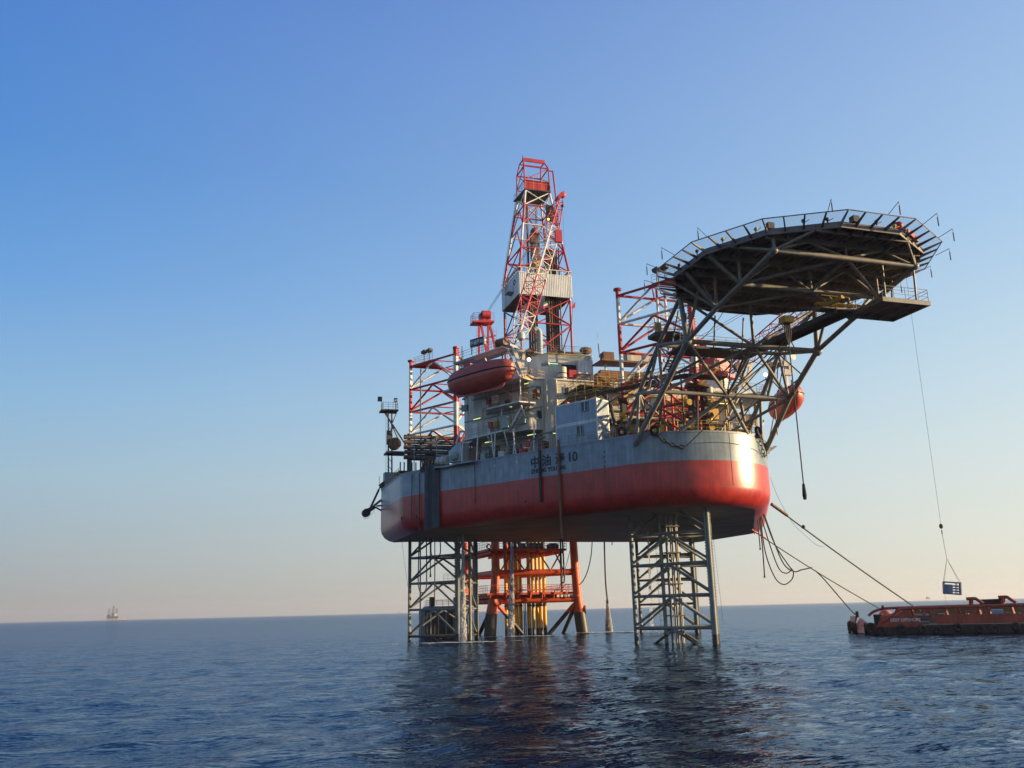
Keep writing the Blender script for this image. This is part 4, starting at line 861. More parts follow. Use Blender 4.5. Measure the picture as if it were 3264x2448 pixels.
def crane_stbd():
    s_ = -22.0
    foot, tip = at_s(1648, 1092, s_), at_s(1783, 640, s_ + 2)
    base = V(-23.5, foot.y - .4, WZ)
    root = thing('deck_crane', 'red and white lattice crane boom raised steeply in front of the derrick', 'crane', base, 'deck cranes')
    MB().tube(base - Z * 2, base + Z * 4.2, 1.5, 18).out('pedestal', 'wht', root)
    MB().tube(base + Z * 4.2, base + Z * 4.8, 1.9, 18).out('slew_ring', 'dark', root)
    lattice_boom(root, foot, tip, 2.0, .9, [(0, .2, 'wht'), (.2, .45, 'red'), (.45, .78, 'wht'), (.78, 1.01, 'red')], V(1, .6, 0), 20)
    m = MB(); a = at_s(1776, 632, s_ + 2); b = at_s(1795, 618, s_ + 2); m.obox((a + b) / 2, (b - a) / 2, V(.5, 0, 0), Z * .35); m.ball(at_s(1793, 622, s_ + 2), .5, 10, 8); m.out('boom_head', 'red', root)
    # machinery deck and gantry to the left
    m = MB(); pl = at_s(1555, 1105, s_); q = at_s(1650, 1100, s_)
    m.box((s_ - 2.2, pl.y, pl.z - 4.2), (s_ + .2, q.y, pl.z - 3.8)); m.out('machinery_deck', 'red', root)
    top = [at_s(1505, 1045, s_), at_s(1571, 1032, s_)]
    m = MB(); m.slab([V(s_ - 1.2, top[0].y, top[1].z - .2), V(s_ + .8, top[0].y, top[1].z - .2), V(s_ + .8, top[1].y, top[1].z), V(s_ - 1.2, top[1].y, top[1].z)], Z, .25); gp = m.out('gantry_platform', 'red', root)
    m = MB(); m.rail([V(s_ + .7, top[0].y + .1, top[1].z + .05), V(s_ + .7, top[1].y, top[1].z + .25)], 1.15, .8); m.rail([V(s_ - 1.1, top[0].y + .1, top[1].z + .05), V(s_ - 1.1, top[1].y, top[1].z + .25)], 1.15, .8); m.rail([V(s_ + .7, top[0].y + .1, top[1].z + .05), V(s_ - 1.1, top[0].y + .1, top[1].z + .05)], 1.15, .9); m.out('platform_railing', 'red', gp)
    m = MB(); a = at_s(1545, 1018, s_); m.obox(a, V(.6, 0, 0), V(0, .75, 0), Z * .75); m.tube(a + V(.7, -.6, .5), a + V(.7, .6, .5), .55, 12); m.out('sheave_house', 'red', root)
    zt = top[1].z
    for dx in (-.9, .5):
        for (x0, y0), (x1, y1) in (((1527, 1040), (1527, 1132)), ((1556, 1036), (1556, 1130)), ((1534, 1038), (1553, 1132)), ((1561, 1036), (1583, 1126))):
            MB().beam(at_s(x0, y0, s_ + dx), at_s(x1, y1, s_ + dx), .28, .28).out('gantry_leg', 'red', root)
        for (x0, y0), (x1, y1) in (((1536, 1080), (1579, 1070)), ((1527, 1096), (1556, 1088))):
            MB().beam(at_s(x0, y0, s_ + dx), at_s(x1, y1, s_ + dx), .22, .22).out('gantry_tie', 'red', root)
    MB().ladder(at_s(1523, 1130, s_ + .7), at_s(1523, 1045, s_ + .7), (0, 1, 0), .2).out('ladder', 'red', root)
    MB().ladder(at_s(1578, 1112, s_ + .7), at_s(1578, 1045, s_ + .7), (0, 1, 0), .25).out('ladder', 'red', root)
    for k, dx in enumerate((-.5, 0)):
        MB().tube(at_s(1543 + k * 5, 1008, s_), at_s(1772 + k * 5, 655, s_ + 1.5), .035, 4).out('luffing_rope', 'dark', root)
    # blocks and lines hanging from the boom head
    p = at_s(1781, 660, s_ + 2.4); q = at_s(1779, 735, s_ + 2.4)
    MB().tube(p, q, .03, 4).out('hoist_rope', 'dark', root)
    m = MB(); m.obox(q - Z * .9, V(.25, 0, 0), V(0, .5, 0), Z * .95); m.out('hook_block', 'red', root)
    p = at_s(1794, 630, s_ + 2.4); q = at_s(1793, 656, s_ + 2.4); r_ = at_s(1799, 800, s_ + 2.4)
    MB().tube(p, q, .03, 4).out('hoist_rope', 'dark', root); m = MB(); m.ball(q, .25, 8, 6); m.out('hook', 'dark', root); MB().tube(q, r_, .018, 4).out('tag_line', 'dark', root)
    MB().ball(at_s(1748, 699, s_ + 3), .15, 8, 6).out('amber_lamp', 'amber', root)
    m = MB(); m.obox(at_s(1752, 680, s_ + .8), V(.3, 0, 0), V(0, .5, 0), Z * 1.2); m.out('boom_winch', 'dark', root)
crane_stbd()
TIP = V(12.2, 26.0, 48.6)
def crane_port():
    base = V(-13.5, 14.6, WZ)
    root = thing('deck_crane', 'red crane house and low lattice boom half hidden behind the helideck truss', 'crane', base, 'deck cranes')
    MB().tube(base, base + Z * 2.4, 1.6, 18).out('pedestal', 'wht', root)
    d = (TIP - base); d.z = 0; d.normalize(); n_ = Z.cross(d)
    c = base + Z * 2.4
    m = MB(); m.slab([c - d * 4.2 - n_ * 1.9, c + d * 2.2 - n_ * 1.9, c + d * 2.2 + n_ * 1.9, c - d * 4.2 + n_ * 1.9], Z, .5); m.out('slewing_deck', 'red', root)
    m = MB(); m.obox(c - d * .4 + Z * 1.75, d * 1.7, n_ * 1.5, Z * 1.25); m.out('machinery_house', 'red', root)
    m = MB(); m.obox(c + d * 1.0 - n_ * 2.3 + Z * 1.4, d * .8, n_ * .6, Z * .9); m.out('cab', 'red', root)
    MB().obox(c + d * 1.82 - n_ * 2.3 + Z * 1.6, d * .02, n_ * .5, Z * .55).out('cab_window', 'glass', root)
    for k in (-1, 1):
        MB().beam(c - d * 3.6 + n_ * 1.5 * k + Z * .5, c - d * 3.0 + n_ * 1.0 * k + Z * 6.6, .4, .4).out('gantry_leg', 'red', root)
        MB().beam(c - d * .4 + n_ * 1.5 * k + Z * 3, c - d * 3.0 + n_ * 1.0 * k + Z * 6.6, .35, .35).out('gantry_leg', 'red', root)
    MB().beam(c - d * 3.0 - n_ * 1.2 + Z * 6.6, c - d * 3.0 + n_ * 1.2 + Z * 6.6, .5, .6).out('gantry_head', 'red', root)
    MB().ladder(c - d * 3.9 + Z * .5, c - d * 3.3 + Z * 6.3, n_, .3).out('ladder', 'red', root)
    f = c + d * 2.0 + Z * .8
    lattice_boom(root, f, TIP, 1.8, .8, [(0, .42, 'red'), (.42, .66, 'wht'), (.66, 1.01, 'red')], n_, 16)
    for k in (-.4, .4): MB().tube(c - d * 3.0 + n_ * k + Z * 6.7, TIP + n_ * k * .5, .03, 4).out('luffing_rope', 'dark', root)
    m = MB(); m.ball(TIP, .5, 10, 8); m.out('boom_head', 'red', root)
    hk = at_pl(2988, 1678, TIP, V(.76, -.65, 0))
    hk = V(TIP.x, TIP.y, hk.z)
    MB().tube(TIP, hk, .022, 4).out('hoist_rope', 'dark', root)
    m = MB(); m.ball(hk, .22, 10, 8, (1, 1, 1.3)); m.tube(hk - Z * .4, hk - Z * .9, .06, 6); m.out('hook', 'dark', root)
    return hk
HOOK = crane_port()
def basket():
    c = V(HOOK.x + .1, HOOK.y + .22, 5.25)
    root = thing('cargo_basket', 'dark slatted cargo basket hanging from the crane line above the orange vessel', 'cargo basket', c)
    ex, ey = V(.62, .78, -.10).normalized(), V(-.78, .62, 0).normalized(); ez = ex.cross(ey)
    hx, hy, hz = .82, .7, .62
    P = lambda x, y, z: c + ex * x * hx + ey * y * hy + ez * z * hz
    m = MB()
    for sx in (-1, 1):
        for sy in (-1, 1): m.beam(P(sx, sy, -1), P(sx, sy, 1), .12, .12)
    for z in (-1, 1):
        for sy in (-1, 1): m.beam(P(-1, sy, z), P(1, sy, z), .12, .12)
        for sx in (-1, 1): m.beam(P(sx, -1, z), P(sx, 1, z), .12, .12)
    m.out('frame', 'blue', root)
    m = MB(); m.slab([P(-1, -1, -.95), P(1, -1, -.95), P(1, 1, -.95), P(-1, 1, -.95)], ez, .06); m.out('floor', 'dark', root)
    for sy in (-1, 1): m = MB(); m.slab([P(-1, sy, -.9), P(0.0, sy, -.9), P(0.0, sy, .6), P(-1, sy, .6)], ey, .04); m.out('side_plate', 'blue', root)
    m = MB(); m.slab([P(1, -1, -.9), P(1, 1, -.9), P(1, 1, .9), P(1, -1, .9)], ex, .04); m.slab([P(-1, -1, -.9), P(-1, 1, -.9), P(-1, 1, .6), P(-1, -1, .6)], -ex, .04); m.out('end_plate', 'blue', root)
    for z in (-.5, -.05, .4):
        for sy in (-1, 1): MB().beam(P(0, sy, z), P(1, sy, z), .06, .14).out('slat', 'blue', root)
    for sy in (-1, 1): MB().beam(P(.5, sy, -.9), P(.5, sy, .95), .06, .06).out('slat', 'blue', root)
    top = HOOK - Z * .9; rg = top.lerp(c, .68); rg = V(HOOK.x + .05, HOOK.y + .1, c.z + 3.2)
    MB().tube(top, rg, .03, 4).out('sling', 'dark', root)
    for sx in (-1, 1):
        for sy in (-1, 1): MB().tube(rg, P(sx, sy, 1), .02, 4).out('sling', 'dark', root)
    MB().tube(P(-1, -1, -1), P(-.9, -1, -1) - Z * 3.4, .012, 4).out('tag_line', 'dark', root)
basket()

# ================================================================== LIFEBOATS and davits
def lifeboat(label, c, ax, grp):
    c, ax = Vector(c), Vector(ax).normalized(); sd_ = ax.cross(Z).normalized()
    root = thing('lifeboat', label, 'lifeboat', c, grp)
    N_, K = 22, 24; HL = 5.35
    def ringpt(i, k, lo, hi):
        x = -1 + 2 * i / N_; e = (1 - abs(x) ** 3.2) ** .55 if abs(x) < 1 else 0
        th = math.pi * (lo + (hi - lo) * k / K)
        wy = 1.72 * (.18 + .82 * e); hz = math.sin(th)
        rz = (1.55 * (.35 + .65 * e) if hz > 0 else 2.0 * (.25 + .75 * e))
        fl = abs(math.cos(th)) ** .8 * (1 if math.cos(th) > 0 else -1); sz = abs(hz) ** .85 * (1 if hz > 0 else -1)
        if hz < 0: fl *= (1 - .25 * abs(hz) ** 3)
        return c + ax * x * HL + sd_ * wy * fl + Z * (sz * rz + .15 * x)
    for nm, lo, hi in (('canopy', .012, .988), ('boat_hull', 1.012, 1.988)):
        m = MB(); vs = [ringpt(i, k, lo, hi) for i in range(N_ + 1) for k in range(K + 1)]
        m.add(vs, [[i * (K + 1) + k, i * (K + 1) + k + 1, (i + 1) * (K + 1) + k + 1, (i + 1) * (K + 1) + k] for i in range(N_) for k in range(K)], True)
        m.add([vs[k] for k in range(K + 1)], [list(range(K + 1))]); m.add(vs[-(K + 1):], [list(range(K + 1))])
        m.out(nm, 'boatred', root)
    lp = [ringpt(i, 0, 0, 1) * 1 for i in range(N_ + 1)] + [ringpt(i, K, 0, 1) for i in range(N_, -1, -1)]
    m = MB(); m.path(lp + [lp[0]], .09, 6); m.out('fender_strip', 'black', root)
    for s_ in (-1, 1):
        for k in range(3): MB().obox(c + ax * (-2 + 2 * k) + sd_ * s_ * 1.35 + Z * 1.0, ax * .25, sd_ * .06, Z * .14).out('port_window', 'glass', root)
        p = c + ax * s_ * 3.7 + Z * 1.15; MB().tube(p, p + Z * 1.1, .09, 6).out('lifting_hook', 'dark', root)
    m = MB(); m.obox(c - ax * 1.9 + Z * 1.62, ax * .6, sd_ * .5, Z * .28); m.out('hatch', 'boatred', root)
    for s_ in (-1, 1):
        for k in range(9):
            i = 2 + k * 2; p = ringpt(i, 2 if s_ > 0 else K - 2, 2, 1) ; q = ringpt(i + 2, 2 if s_ > 0 else K - 2, 2, 1); MB().path(sag(p + sd_ * s_ * .05, q + sd_ * s_ * .05, .06, 6), .016, 5).out('grab_line', 'hose', root)
    MB().obox(c + ax * 1.4 + sd_ * 1.28 + Z * 1.05, ax * .5, sd_ * .04, Z * .38).out('side_hatch', 'boatred', root)
    MB().obox(c + ax * 1.4 - sd_ * 1.28 + Z * 1.05, ax * .5, sd_ * .04, Z * .38).out('side_hatch', 'boatred', root)
    MB().slab([c - ax * 4.6 - Z * 1.0, c - ax * 3.9 - Z * 2.2, c + ax * 3.6 - Z * 2.3, c + ax * 4.4 - Z * 1.2], sd_, .12).out('keel', 'boatred', root)
    return root
lc = at_side(1532, 1212, 1.5); LBC = V(lc.x, lc.y, lc.z + .55)
lifeboat('orange-red enclosed lifeboat seen side on, slung under the walkway left of the cabins', LBC, DS + Z * 0.0, 'enclosed lifeboats')
DSP, NSP = V(DS.x, -DS.y, 0), V(NS.x, -NS.y, 0)
LBP = V(-10.0, 23.0, 31.3)
lifeboat('orange enclosed lifeboat seen end on, hanging at the right of the rig behind the truss', LBP, V(math.cos(R(-19)), math.sin(R(-19)), 0), 'enclosed lifeboats')
def davit(label, s_, sg):
    """boat davit cut from plate: head, raking outer leg, inner leg and knee, one frame and its twin behind"""
    q = lambda x, y: (lambda p: V(p.x, p.y * sg, p.z))(at_s(x, y, s_))
    root = thing('boat_davit', label, 'davit', q(1669, 1200))
    def plate(nm, pts):
        m = MB(); m.slab([q(x, y) for x, y in pts], V(-1, 0, 0), .3); m.out(nm, 'davit', root)
    plate('outer_leg', ((1633, 1110), (1643, 1106), (1664, 1164), (1671, 1198), (1666, 1202), (1656, 1172)))
    plate('head', ((1640, 1108.5), (1676, 1116), (1677, 1124), (1646, 1119)))
    plate('inner_leg', ((1667, 1123.5), (1675, 1124.5), (1671, 1168), (1662, 1160)))
    plate('knee', ((1665, 1167), (1671, 1170), (1682, 1188), (1673, 1200)))
    a, b = q(1636, 1106), q(1680, 1112); MB().tube(a, a + V(-3.6, 0, 0), .12, 8).out('tie_bar', 'davit', root)
    m = MB(); c = q(1690, 1122); m.tube(c - V(.5, 0, 0), c + V(.1, 0, 0), .5, 14); m.out('winch', 'brown', root)
    return root
M['davit'] = paint('davit_sunlit_cream', (.62, .56, .42), .5, .12, rust=.25)  # white davits: warm sunlight is put into this cream tone
davit('white A-shaped davit at the right end of the side-on lifeboat', -6.6, 1)
davit('white davit frame on the far side of the rig near the end-on lifeboat', -8.6, -1)

# long walkway above the side-on lifeboat, with the rig name board
def long_walk():
    a0, a1 = 25.4, 15.6; zf = lambda a: 35.75 + (25.15 - a) * .055
    root = thing('overhead_walkway', 'long railed walkway running above the side-on lifeboat', 'walkway', SD((a0 + a1) / 2, 0, 35.7))
    P = lambda a, o, dz=0: SD(a, o, zf(a) + dz)
    m = MB(); m.slab([P(a0, .1), P(a1, .1), P(a1, -2.2), P(a0, -2.2)], Z, .3); m.out('deck_plate', 'gry', root)
    m = MB(); m.rail([P(a0, 0, .3), P((a0 + a1) / 2, 0, .3), P(a1, 0, .3)], 1.15, 1.6); m.out('walkway_railing', 'rail', root)
    m = MB(); m.slab([P(21.4, .9, -.15), P(16.2, .9, -.15), P(15.8, 0, -.4), P(21.6, 0, -.4)], Z, .12); m.out('outer_bracket', 'wht', root)
    MB().tube(P(24, 0, .3), P(24, 0, 2.2), .06, 6).out('pole', 'dark', root)
    for a in (24.5, 20.5, 16.5): MB().tube(P(a, -.4, 0), SD(a, -2.9, WZ), .12, 6).out('prop', 'wht', root)
    m = MB(); p = P(16.9, .2, .7); m.tube(p - DS * .7, p + DS * .7, .55, 12); m.out('winch_drum', 'brown', root)
    s_ = thing('name_board', 'black name board with white characters and number on the walkway railing', 'sign', SD(20.4, .95, 37.1))
    c = SD(20.42, .95, 37.62); MB().obox(c, DS * 1.18, NS * .09, Z * .52).out('board', 'letter', s_)
    MB().obox(c + DS * 1.28 + NS * .0, DS * .1, NS * .12, Z * .56).out('board_end', 'wht', s_)
    text_mesh('中油海10', .68, c - DS * 1.12 - Z * .26 + NS * .1, DS, Z, .01, .80, .015).out('board_writing', 'white_letter', s_)
    for k in (-1, 1): MB().tube(c + DS * k - Z * .5, c + DS * k - Z * 1.5, .05, 6).out('bracket', 'dark', s_)
long_walk()
t = thing('radome', 'white satellite dome on a stalk in front of the crane foot', 'satellite dome', at_s(1659, 1090, -14))
p = at_s(1661, 1072, -14); m = MB(); m.tube(p - Z * .4, p + Z * .15, .50, 18, .56); m.ball(p + Z * .15, .56, 18, 8, (1, 1, .8)); m.out('dome', 'white', t)
MB().tube(p - Z * 2.2, p - Z * .4, .1, 8).out('stalk', 'dark', t); MB().tube(p - Z * .65, p - Z * .4, .2, 12, .48).out('base_cone', 'gry', t)
p = at_s(1690, 1118, -14); MB().slab([p + V(0, -2.2, -.1), p + V(0, 1.6, -.3), p + V(-2.4, 1.6, -.3), p + V(-2.4, -2.2, -.1)], Z, .2).out('mast_platform', 'wht', t)
t = thing('radio_mast', 'thin white whip aerial standing alone right of the derrick', 'aerial', at_s(1911, 1140, -10))
MB().tube(at_s(1911, 1140, -10), at_s(1907, 1095, -10), .06, 6).out('base', 'dark', t); MB().tube(at_s(1907, 1095, -10), at_s(1902, 1042, -10), .025, 5).out('whip', 'wht', t)

# ================================================================== STERN QUARTER: pipe rack, light tower, anchor bracket
t0 = thing('pipe_rack', 'dark steel rack holding big horizontal pipes beside the left leg', 'rack', (-36, -21, ZD))
for y in (-25.0, -21.5, -17.6): MB().beam((-36.9, y, ZD), (-36.9, y, 30.2), .3, .3).out('post', 'dark', t0)
for y in (-24.6, -21.2): MB().beam((-34.4, y, ZD), (-34.4, y, 29.6), .12, .12).out('post', 'gry', t0)
for k in range(5): MB().beam((-36.6, -25, 26.55 + k * .75 - .36), (-36.6, -16.5, 26.55 + k * .75 - .36), .25, .14).out('bearer', 'dark', t0)
words = ['topmost', 'second from the top', 'third from the top', 'fourth from the top', 'lowest']
for k in range(5):
    z = 29.45 - k * .76
    t = thing('drive_pipe', f'{words[k]} of five big dark steel pipes racked by the left leg', 'pipe', (-35.6, -21, z), 'big pipes stacked in the rack')
    MB().tube((-35.6, -25.6 + .1 * (k % 2), z), (-35.6, -15.2, z), .29, 14).out('pipe_body', 'pipe', t)
    MB().tube((-35.6, -25.9 + .1 * (k % 2), z), (-35.6, -25.5, z), .34, 14).out('pipe_collar', 'brown', t)
    for y in (-23.2, -20.4, -18): MB().torus((-35.6, y + .3 * k, z), (0, 1, 0), .29, .05, 14, 6).out('band', 'dark', t)
t = thing('lifting_frame', 'dark stern machinery block with ribs behind the big pipes', 'machinery', (-40, -24.8, ZD))
MB().box((-41.8, -26.0, 24.6), (-38.8, -22.0, 24.9)).out('platform', 'dark', t)
MB().box((-41.6, -25.6, ZD), (-39.4, -23.2, 24.55)).out('machine_block', 'dark', t)
for k in range(5): MB().tube((-38.9, -25.8 + k * .6, ZD), (-38.9, -25.8 + k * .6, 26.2), .1, 6).out('stub_pipe', 'dark', t)
MB().box((-43.6, -27.6, ZD), (-42.0, -25.4, 25.1)).out('winch_cover', 'blue', t)
def tower():
    s_ = -43.0
    root = thing('light_tower', 'slim dark lattice tower with a railed lamp platform at the stern corner', 'tower', at_s(1243, 1540, s_))
    for x in (1238, 1249): MB().tube(at_s(x, 1545, s_), at_s(x, 1308, s_), .12, 8).out('leg', 'dark', root)
    MB().beam(at_s(1224, 1312, s_), at_s(1293, 1418, s_), .2, .2).out('brace', 'dark', root)
    MB().beam(at_s(1232, 1318, s_), at_s(1278, 1420, s_), .14, .14).out('brace', 'dark', root)
    MB().tube(at_s(1265, 1313, s_), at_s(1250, 1350, s_), .07, 6).out('brace', 'dark', root)
    for k in range(7): y = 1335 + k * 25; MB().tube(at_s(1238, y, s_), at_s(1249, y + 14, s_), .05, 5).out('lattice_bar', 'dark', root)
    a, b = at_s(1212, 1308, s_), at_s(1266, 1313, s_); z = a.z
    m = MB(); m.box((s_ - 1.2, a.y, z - .2), (s_ + 1.2, b.y, z)); m.out('lamp_platform', 'brown', root)
    m = MB(); m.rail([V(s_ - 1.1, a.y + .3, z), V(s_ + 1.1, a.y + .3, z), V(s_ + 1.1, b.y - .1, z), V(s_ - 1.1, b.y - .1, z)], 1.1, .7); m.out('platform_railing', 'rail', root)
    for x, y, l, mt in ((1211, 1272, .55, 'dark'), (1261, 1275, .45, 'gry')):
        p = at_s(x, y, s_); MB().tube(V(p.x, p.y + (.3 if x < 1230 else 0), z), V(p.x, p.y + (.3 if x < 1230 else 0), p.z + .3), .05, 6).out('lamp_post', 'dark', root)
        MB().obox(p, V(.2, 0, 0), V(0, l * .6, 0), Z * l * .65).out('floodlight', mt, root)
    MB().ladder(at_s(1234, 1540, s_), at_s(1234, 1330, s_), (0, 1, 0), .2).out('ladder', 'dark', root)
    p = at_s(1258, 1415, s_ + .6); m = MB(); m.tube(p - V(.5, 0, 0), p + V(.5, 0, 0), .95, 20); m.out('cable_reel', 'brown', root)
    a, b = at_s(1228, 1442, s_), at_s(1290, 1440, s_); MB().box((s_ - 1.5, a.y, a.z - .25), (s_ + 1.5, b.y, a.z)).out('lower_platform', 'dark', root)
    p = at_s(1240, 1395, s_); MB().obox(p, V(.3, 0, 0), V(0, .35, 0), Z * 1.1).out('control_box', 'dark', root)
tower()
def anchor_bracket():
    s_ = -42.6; P = lambda x, y: at_s(x, y, s_)
    root = thing('anchor_bracket', 'black tubular anchor arm sticking out low at the far left of the hull', 'anchor bracket', P(1205, 1600))
    for (x0, y0), (x1, y1), r_ in (((1192, 1612), (1230, 1582), .17), ((1200, 1613), (1240, 1608), .13), ((1198, 1617), (1226, 1634), .13), ((1206, 1598), (1234, 1596), .11), ((1178, 1625), (1208, 1560), .16), ((1208, 1560), (1212, 1550), .09)):
        MB().tube(P(x0, y0), P(x1, y1) + V(0, 0, 0), r_, 8).out('arm_tube', 'dark', root)
    m = MB(); m.tube(P(1160, 1636), P(1196, 1614), .42, 10, .3); m.out('arm_socket', 'dark', root)
    c = P(1167, 1635); m = MB(); m.tube(c - V(.55, 0, 0), c + V(.55, 0, 0), .62, 16); m.out('sheave', 'black', root)
    m = MB(); m.path(spline([P(1162, 1645), P(1158, 1651), P(1172, 1651), P(1190, 1632), P(1194, 1618)]), .025, 5); m.out('wire', 'dark', root)
    m = MB(); m.slab([P(1212, 1556), P(1206, 1546), P(1222, 1534), P(1236, 1540), P(1222, 1562)], V(1, 0, 0), .4); m.out('fairlead', 'dark', root)
    MB().tube(P(1209, 1542), P(1209, 1518), .04, 5).out('staff', 'dark', root)
anchor_bracket()
# platform with tank and white machine on the deck edge
t = thing('side_platform', 'small curved platform jutting from the deck edge below the big pipes', 'platform', at_side(1440, 1488, .4))
pz = at_side(1440, 1487, .4).z
MB().slab([V(*at_z(1386, 1492, pz).to_2d(), pz), V(*at_z(1425, 1489, pz).to_2d(), pz), V(*at_z(1455, 1480, pz).to_2d(), pz), V(*at_z(1506, 1472, pz).to_2d(), pz), SD(23, -2, pz), SD(32, -2, pz)], Z, .22).out('platform_plate', 'gry', t)
t = thing('storage_tank', 'white banded horizontal tank on the small side platform', 'tank', at_side(1408, 1480, -.6))
a, b = at_side(1393, 1472, -.8), at_side(1424, 1468, -.8); e = (b - a).normalized()
MB().tube(a, b, .62, 18).out('tank_shell', 'white', t); MB().tube(a - e * .14, a, .45, 18, .62).out('tank_end', 'white', t); MB().tube(b, b + e * .14, .62, 18, .45).out('tank_end', 'white', t)
for f in (.05, .5, .95): MB().tube(a.lerp(b, f) - e * .04, a.lerp(b, f) + e * .04, .645, 18).out('tank_band', 'gry', t)
for f in (.2, .8): MB().obox(a.lerp(b, f) - Z * .75, e * .1, NS * .4, Z * .35).out('saddle', 'dark', t)
t = thing('deck_machine', 'pale grey slope-topped machine housing with pipes beside the white tank', 'machine', at_side(1455, 1475, -.8))
a = at_side(1430, 1476, -1.0); L_ = 2.2
MB().slab([a, a + DS * L_, a + DS * L_ + Z * 2.5, a + DS * 1.6 + Z * 2.5, a + Z * 1.5], -NS, 1.6).out('housing', 'cabin', t)
m = MB(); m.ball(a + DS * 1.3 + Z * .7 + NS * .3, .6, 12, 8); m.out('motor', 'grn', t)
m = MB(); m.tube(a + DS * 1.4 + Z * 2.4, at_side(1468, 1372, -1.0), .12, 8); m.out('crane_arm', 'wht', t)
# folded hose loops and fittings on the edge
t = thing('hose_stack', 'brown tangle of hose ends looped over the deck edge near the dark strips', 'hoses', at_side(1370, 1490, -.3))
for k in range(9):
    x = 1348 + k * 5; p = at_side(x, 1500 - k * 1.0, -.2); q = at_side(x + 3, 1470 - (k * 7 % 10), -.5)
    MB().path(spline([p, p.lerp(q, .6), q, q + NS * .5 - Z * .1, p + NS * .4 - Z * .3]), .09, 6).out('hose_loop', 'brown' if k % 2 else 'hose', t)
# dark rubbing strips and hoses down the hull side
def strip(label, x, y0, y1, w, off=.22, mt='hose'):
    a, b = at_side(x, y0, off), at_side(x, y1, off); b = V(a.x, a.y, b.z)
    t = thing('hull_strip', label, 'rubber strip', b, 'dark strips down the hull side')
    m = MB(); m.obox((a + b) / 2, DS * w / 2, NS * .1, Z * (a.z - b.z) / 2); m.out('strip_body', mt, t)
for i, (x, w, mt) in enumerate(((1361, .75, 'strip'), (1372, .8, 'hose'), (1383, .7, 'strip'), (1394, .7, 'strip'))):
    strip(('leftmost', 'second from the left', 'third from the left', 'rightmost')[i] + ' of four dark strips on the hull side below the pipes', x, 1486 - i * 2, 1690 - i * 3, w, .2, mt)
def hose(label, pts, r_=.09, mt='hose', end=None, name='hanging_hose', grp='hoses hanging from the hull'):
    t = thing(name, label, 'hose', pts[-1], grp)
    MB().path(pts, r_, 7).out('hose_body', mt, t)
    if end: p = pts[-1]; MB().tube(p, p - Z * end, r_ * 1.5, 8, r_ * 1.9).out('nozzle', 'dark', t)
    return t
def drop(x, y0, y1, off=.15): a, b = at_side(x, y0, off), at_side(x, y1, off); return a, V(a.x, a.y, b.z)
a, b = drop(1313, 1510, 1658); hose('thin dark hose down the hull just left of the dark strips, ending above the bilge', [a, a.lerp(b, .5), b], .06)
a, b = drop(1337, 1508, 1760); hose('thin hose passing below the hull beside the leftmost dark strip', [a, a.lerp(b, .5), b], .06)
a, b = drop(1513, 1470, 1605); hose('thin single rope down the red hull left of the painted name', [a, a.lerp(b, .5), b], .045, 'rope')
a, b = drop(1719, 1434, 1600, .2); hose('thick dark hose crossing the left letters of the painted name', [a, a.lerp(b, .5), b], .17, 'hose')
a, b = drop(1779, 1402, 1718, .22); hose('long thick brown hose crossing the right letters of the painted name', [a, a.lerp(b, .5), b], .15, 'brown')
# hoses under the hull near the left leg
def hang(x0, y0, x1, y1, ref): a, b = at_s(x0, y0, ref), at_s(x1, y1, ref); return a, b
def loop(label, pts, ref, r_, end=None): return hose(label, spline([at_s(x, y, ref) for x, y in pts], 6), r_, 'hose', end)
loop('long hose loop hanging under the hull at the left side of the left leg', [(1336, 1715), (1334, 1800), (1333, 1850), (1338, 1884), (1349, 1889), (1358, 1876), (1360, 1840), (1359, 1715)], -30, .08)
loop('second short hose loop hanging in the middle of the left leg', [(1374, 1715), (1374, 1760), (1380, 1775), (1392, 1778), (1402, 1768), (1404, 1745), (1402, 1715)], -29, .08)
loop('straight hose with a fitting hanging through the left leg', [(1371, 1715), (1372, 1800), (1372, 1828)], -28, .07, .5)
loop('straight thin hose dropping almost to the water through the left leg', [(1386, 1715), (1386, 1820), (1385, 1935)], -28.5, .07)
loop('doubled hose hanging in front of the right jacket leg', [(1786, 1718), (1789, 1800), (1790, 1850), (1795, 1857), (1799, 1848), (1797, 1800), (1793, 1718)], -36, .12)
loop('curved hose running from the hull bottom to the right jacket leg', [(1888, 1718), (1884, 1770), (1873, 1820), (1858, 1852), (1846, 1864)], -44, .08)
loop('hose with a nozzle throwing a water jet right of the jacket', [(1926, 1718), (1927, 1760), (1930, 1850), (1935, 1905), (1936, 1912)], -50, .14, .6)
loop('short stub hose under the hull beside the bow leg', [(1951, 1718), (1951, 1738)], -45, .08)
for i, pts in enumerate((((1819, 1745), (1808, 1790), (1790, 1850), (1778, 1885)), ((1806, 1860), (1795, 1872), (1784, 1890)))):
    loop(('long thin line slanting', 'short thin line slanting')[i] + ' down to the lower jacket deck rail', pts, -51, .05)

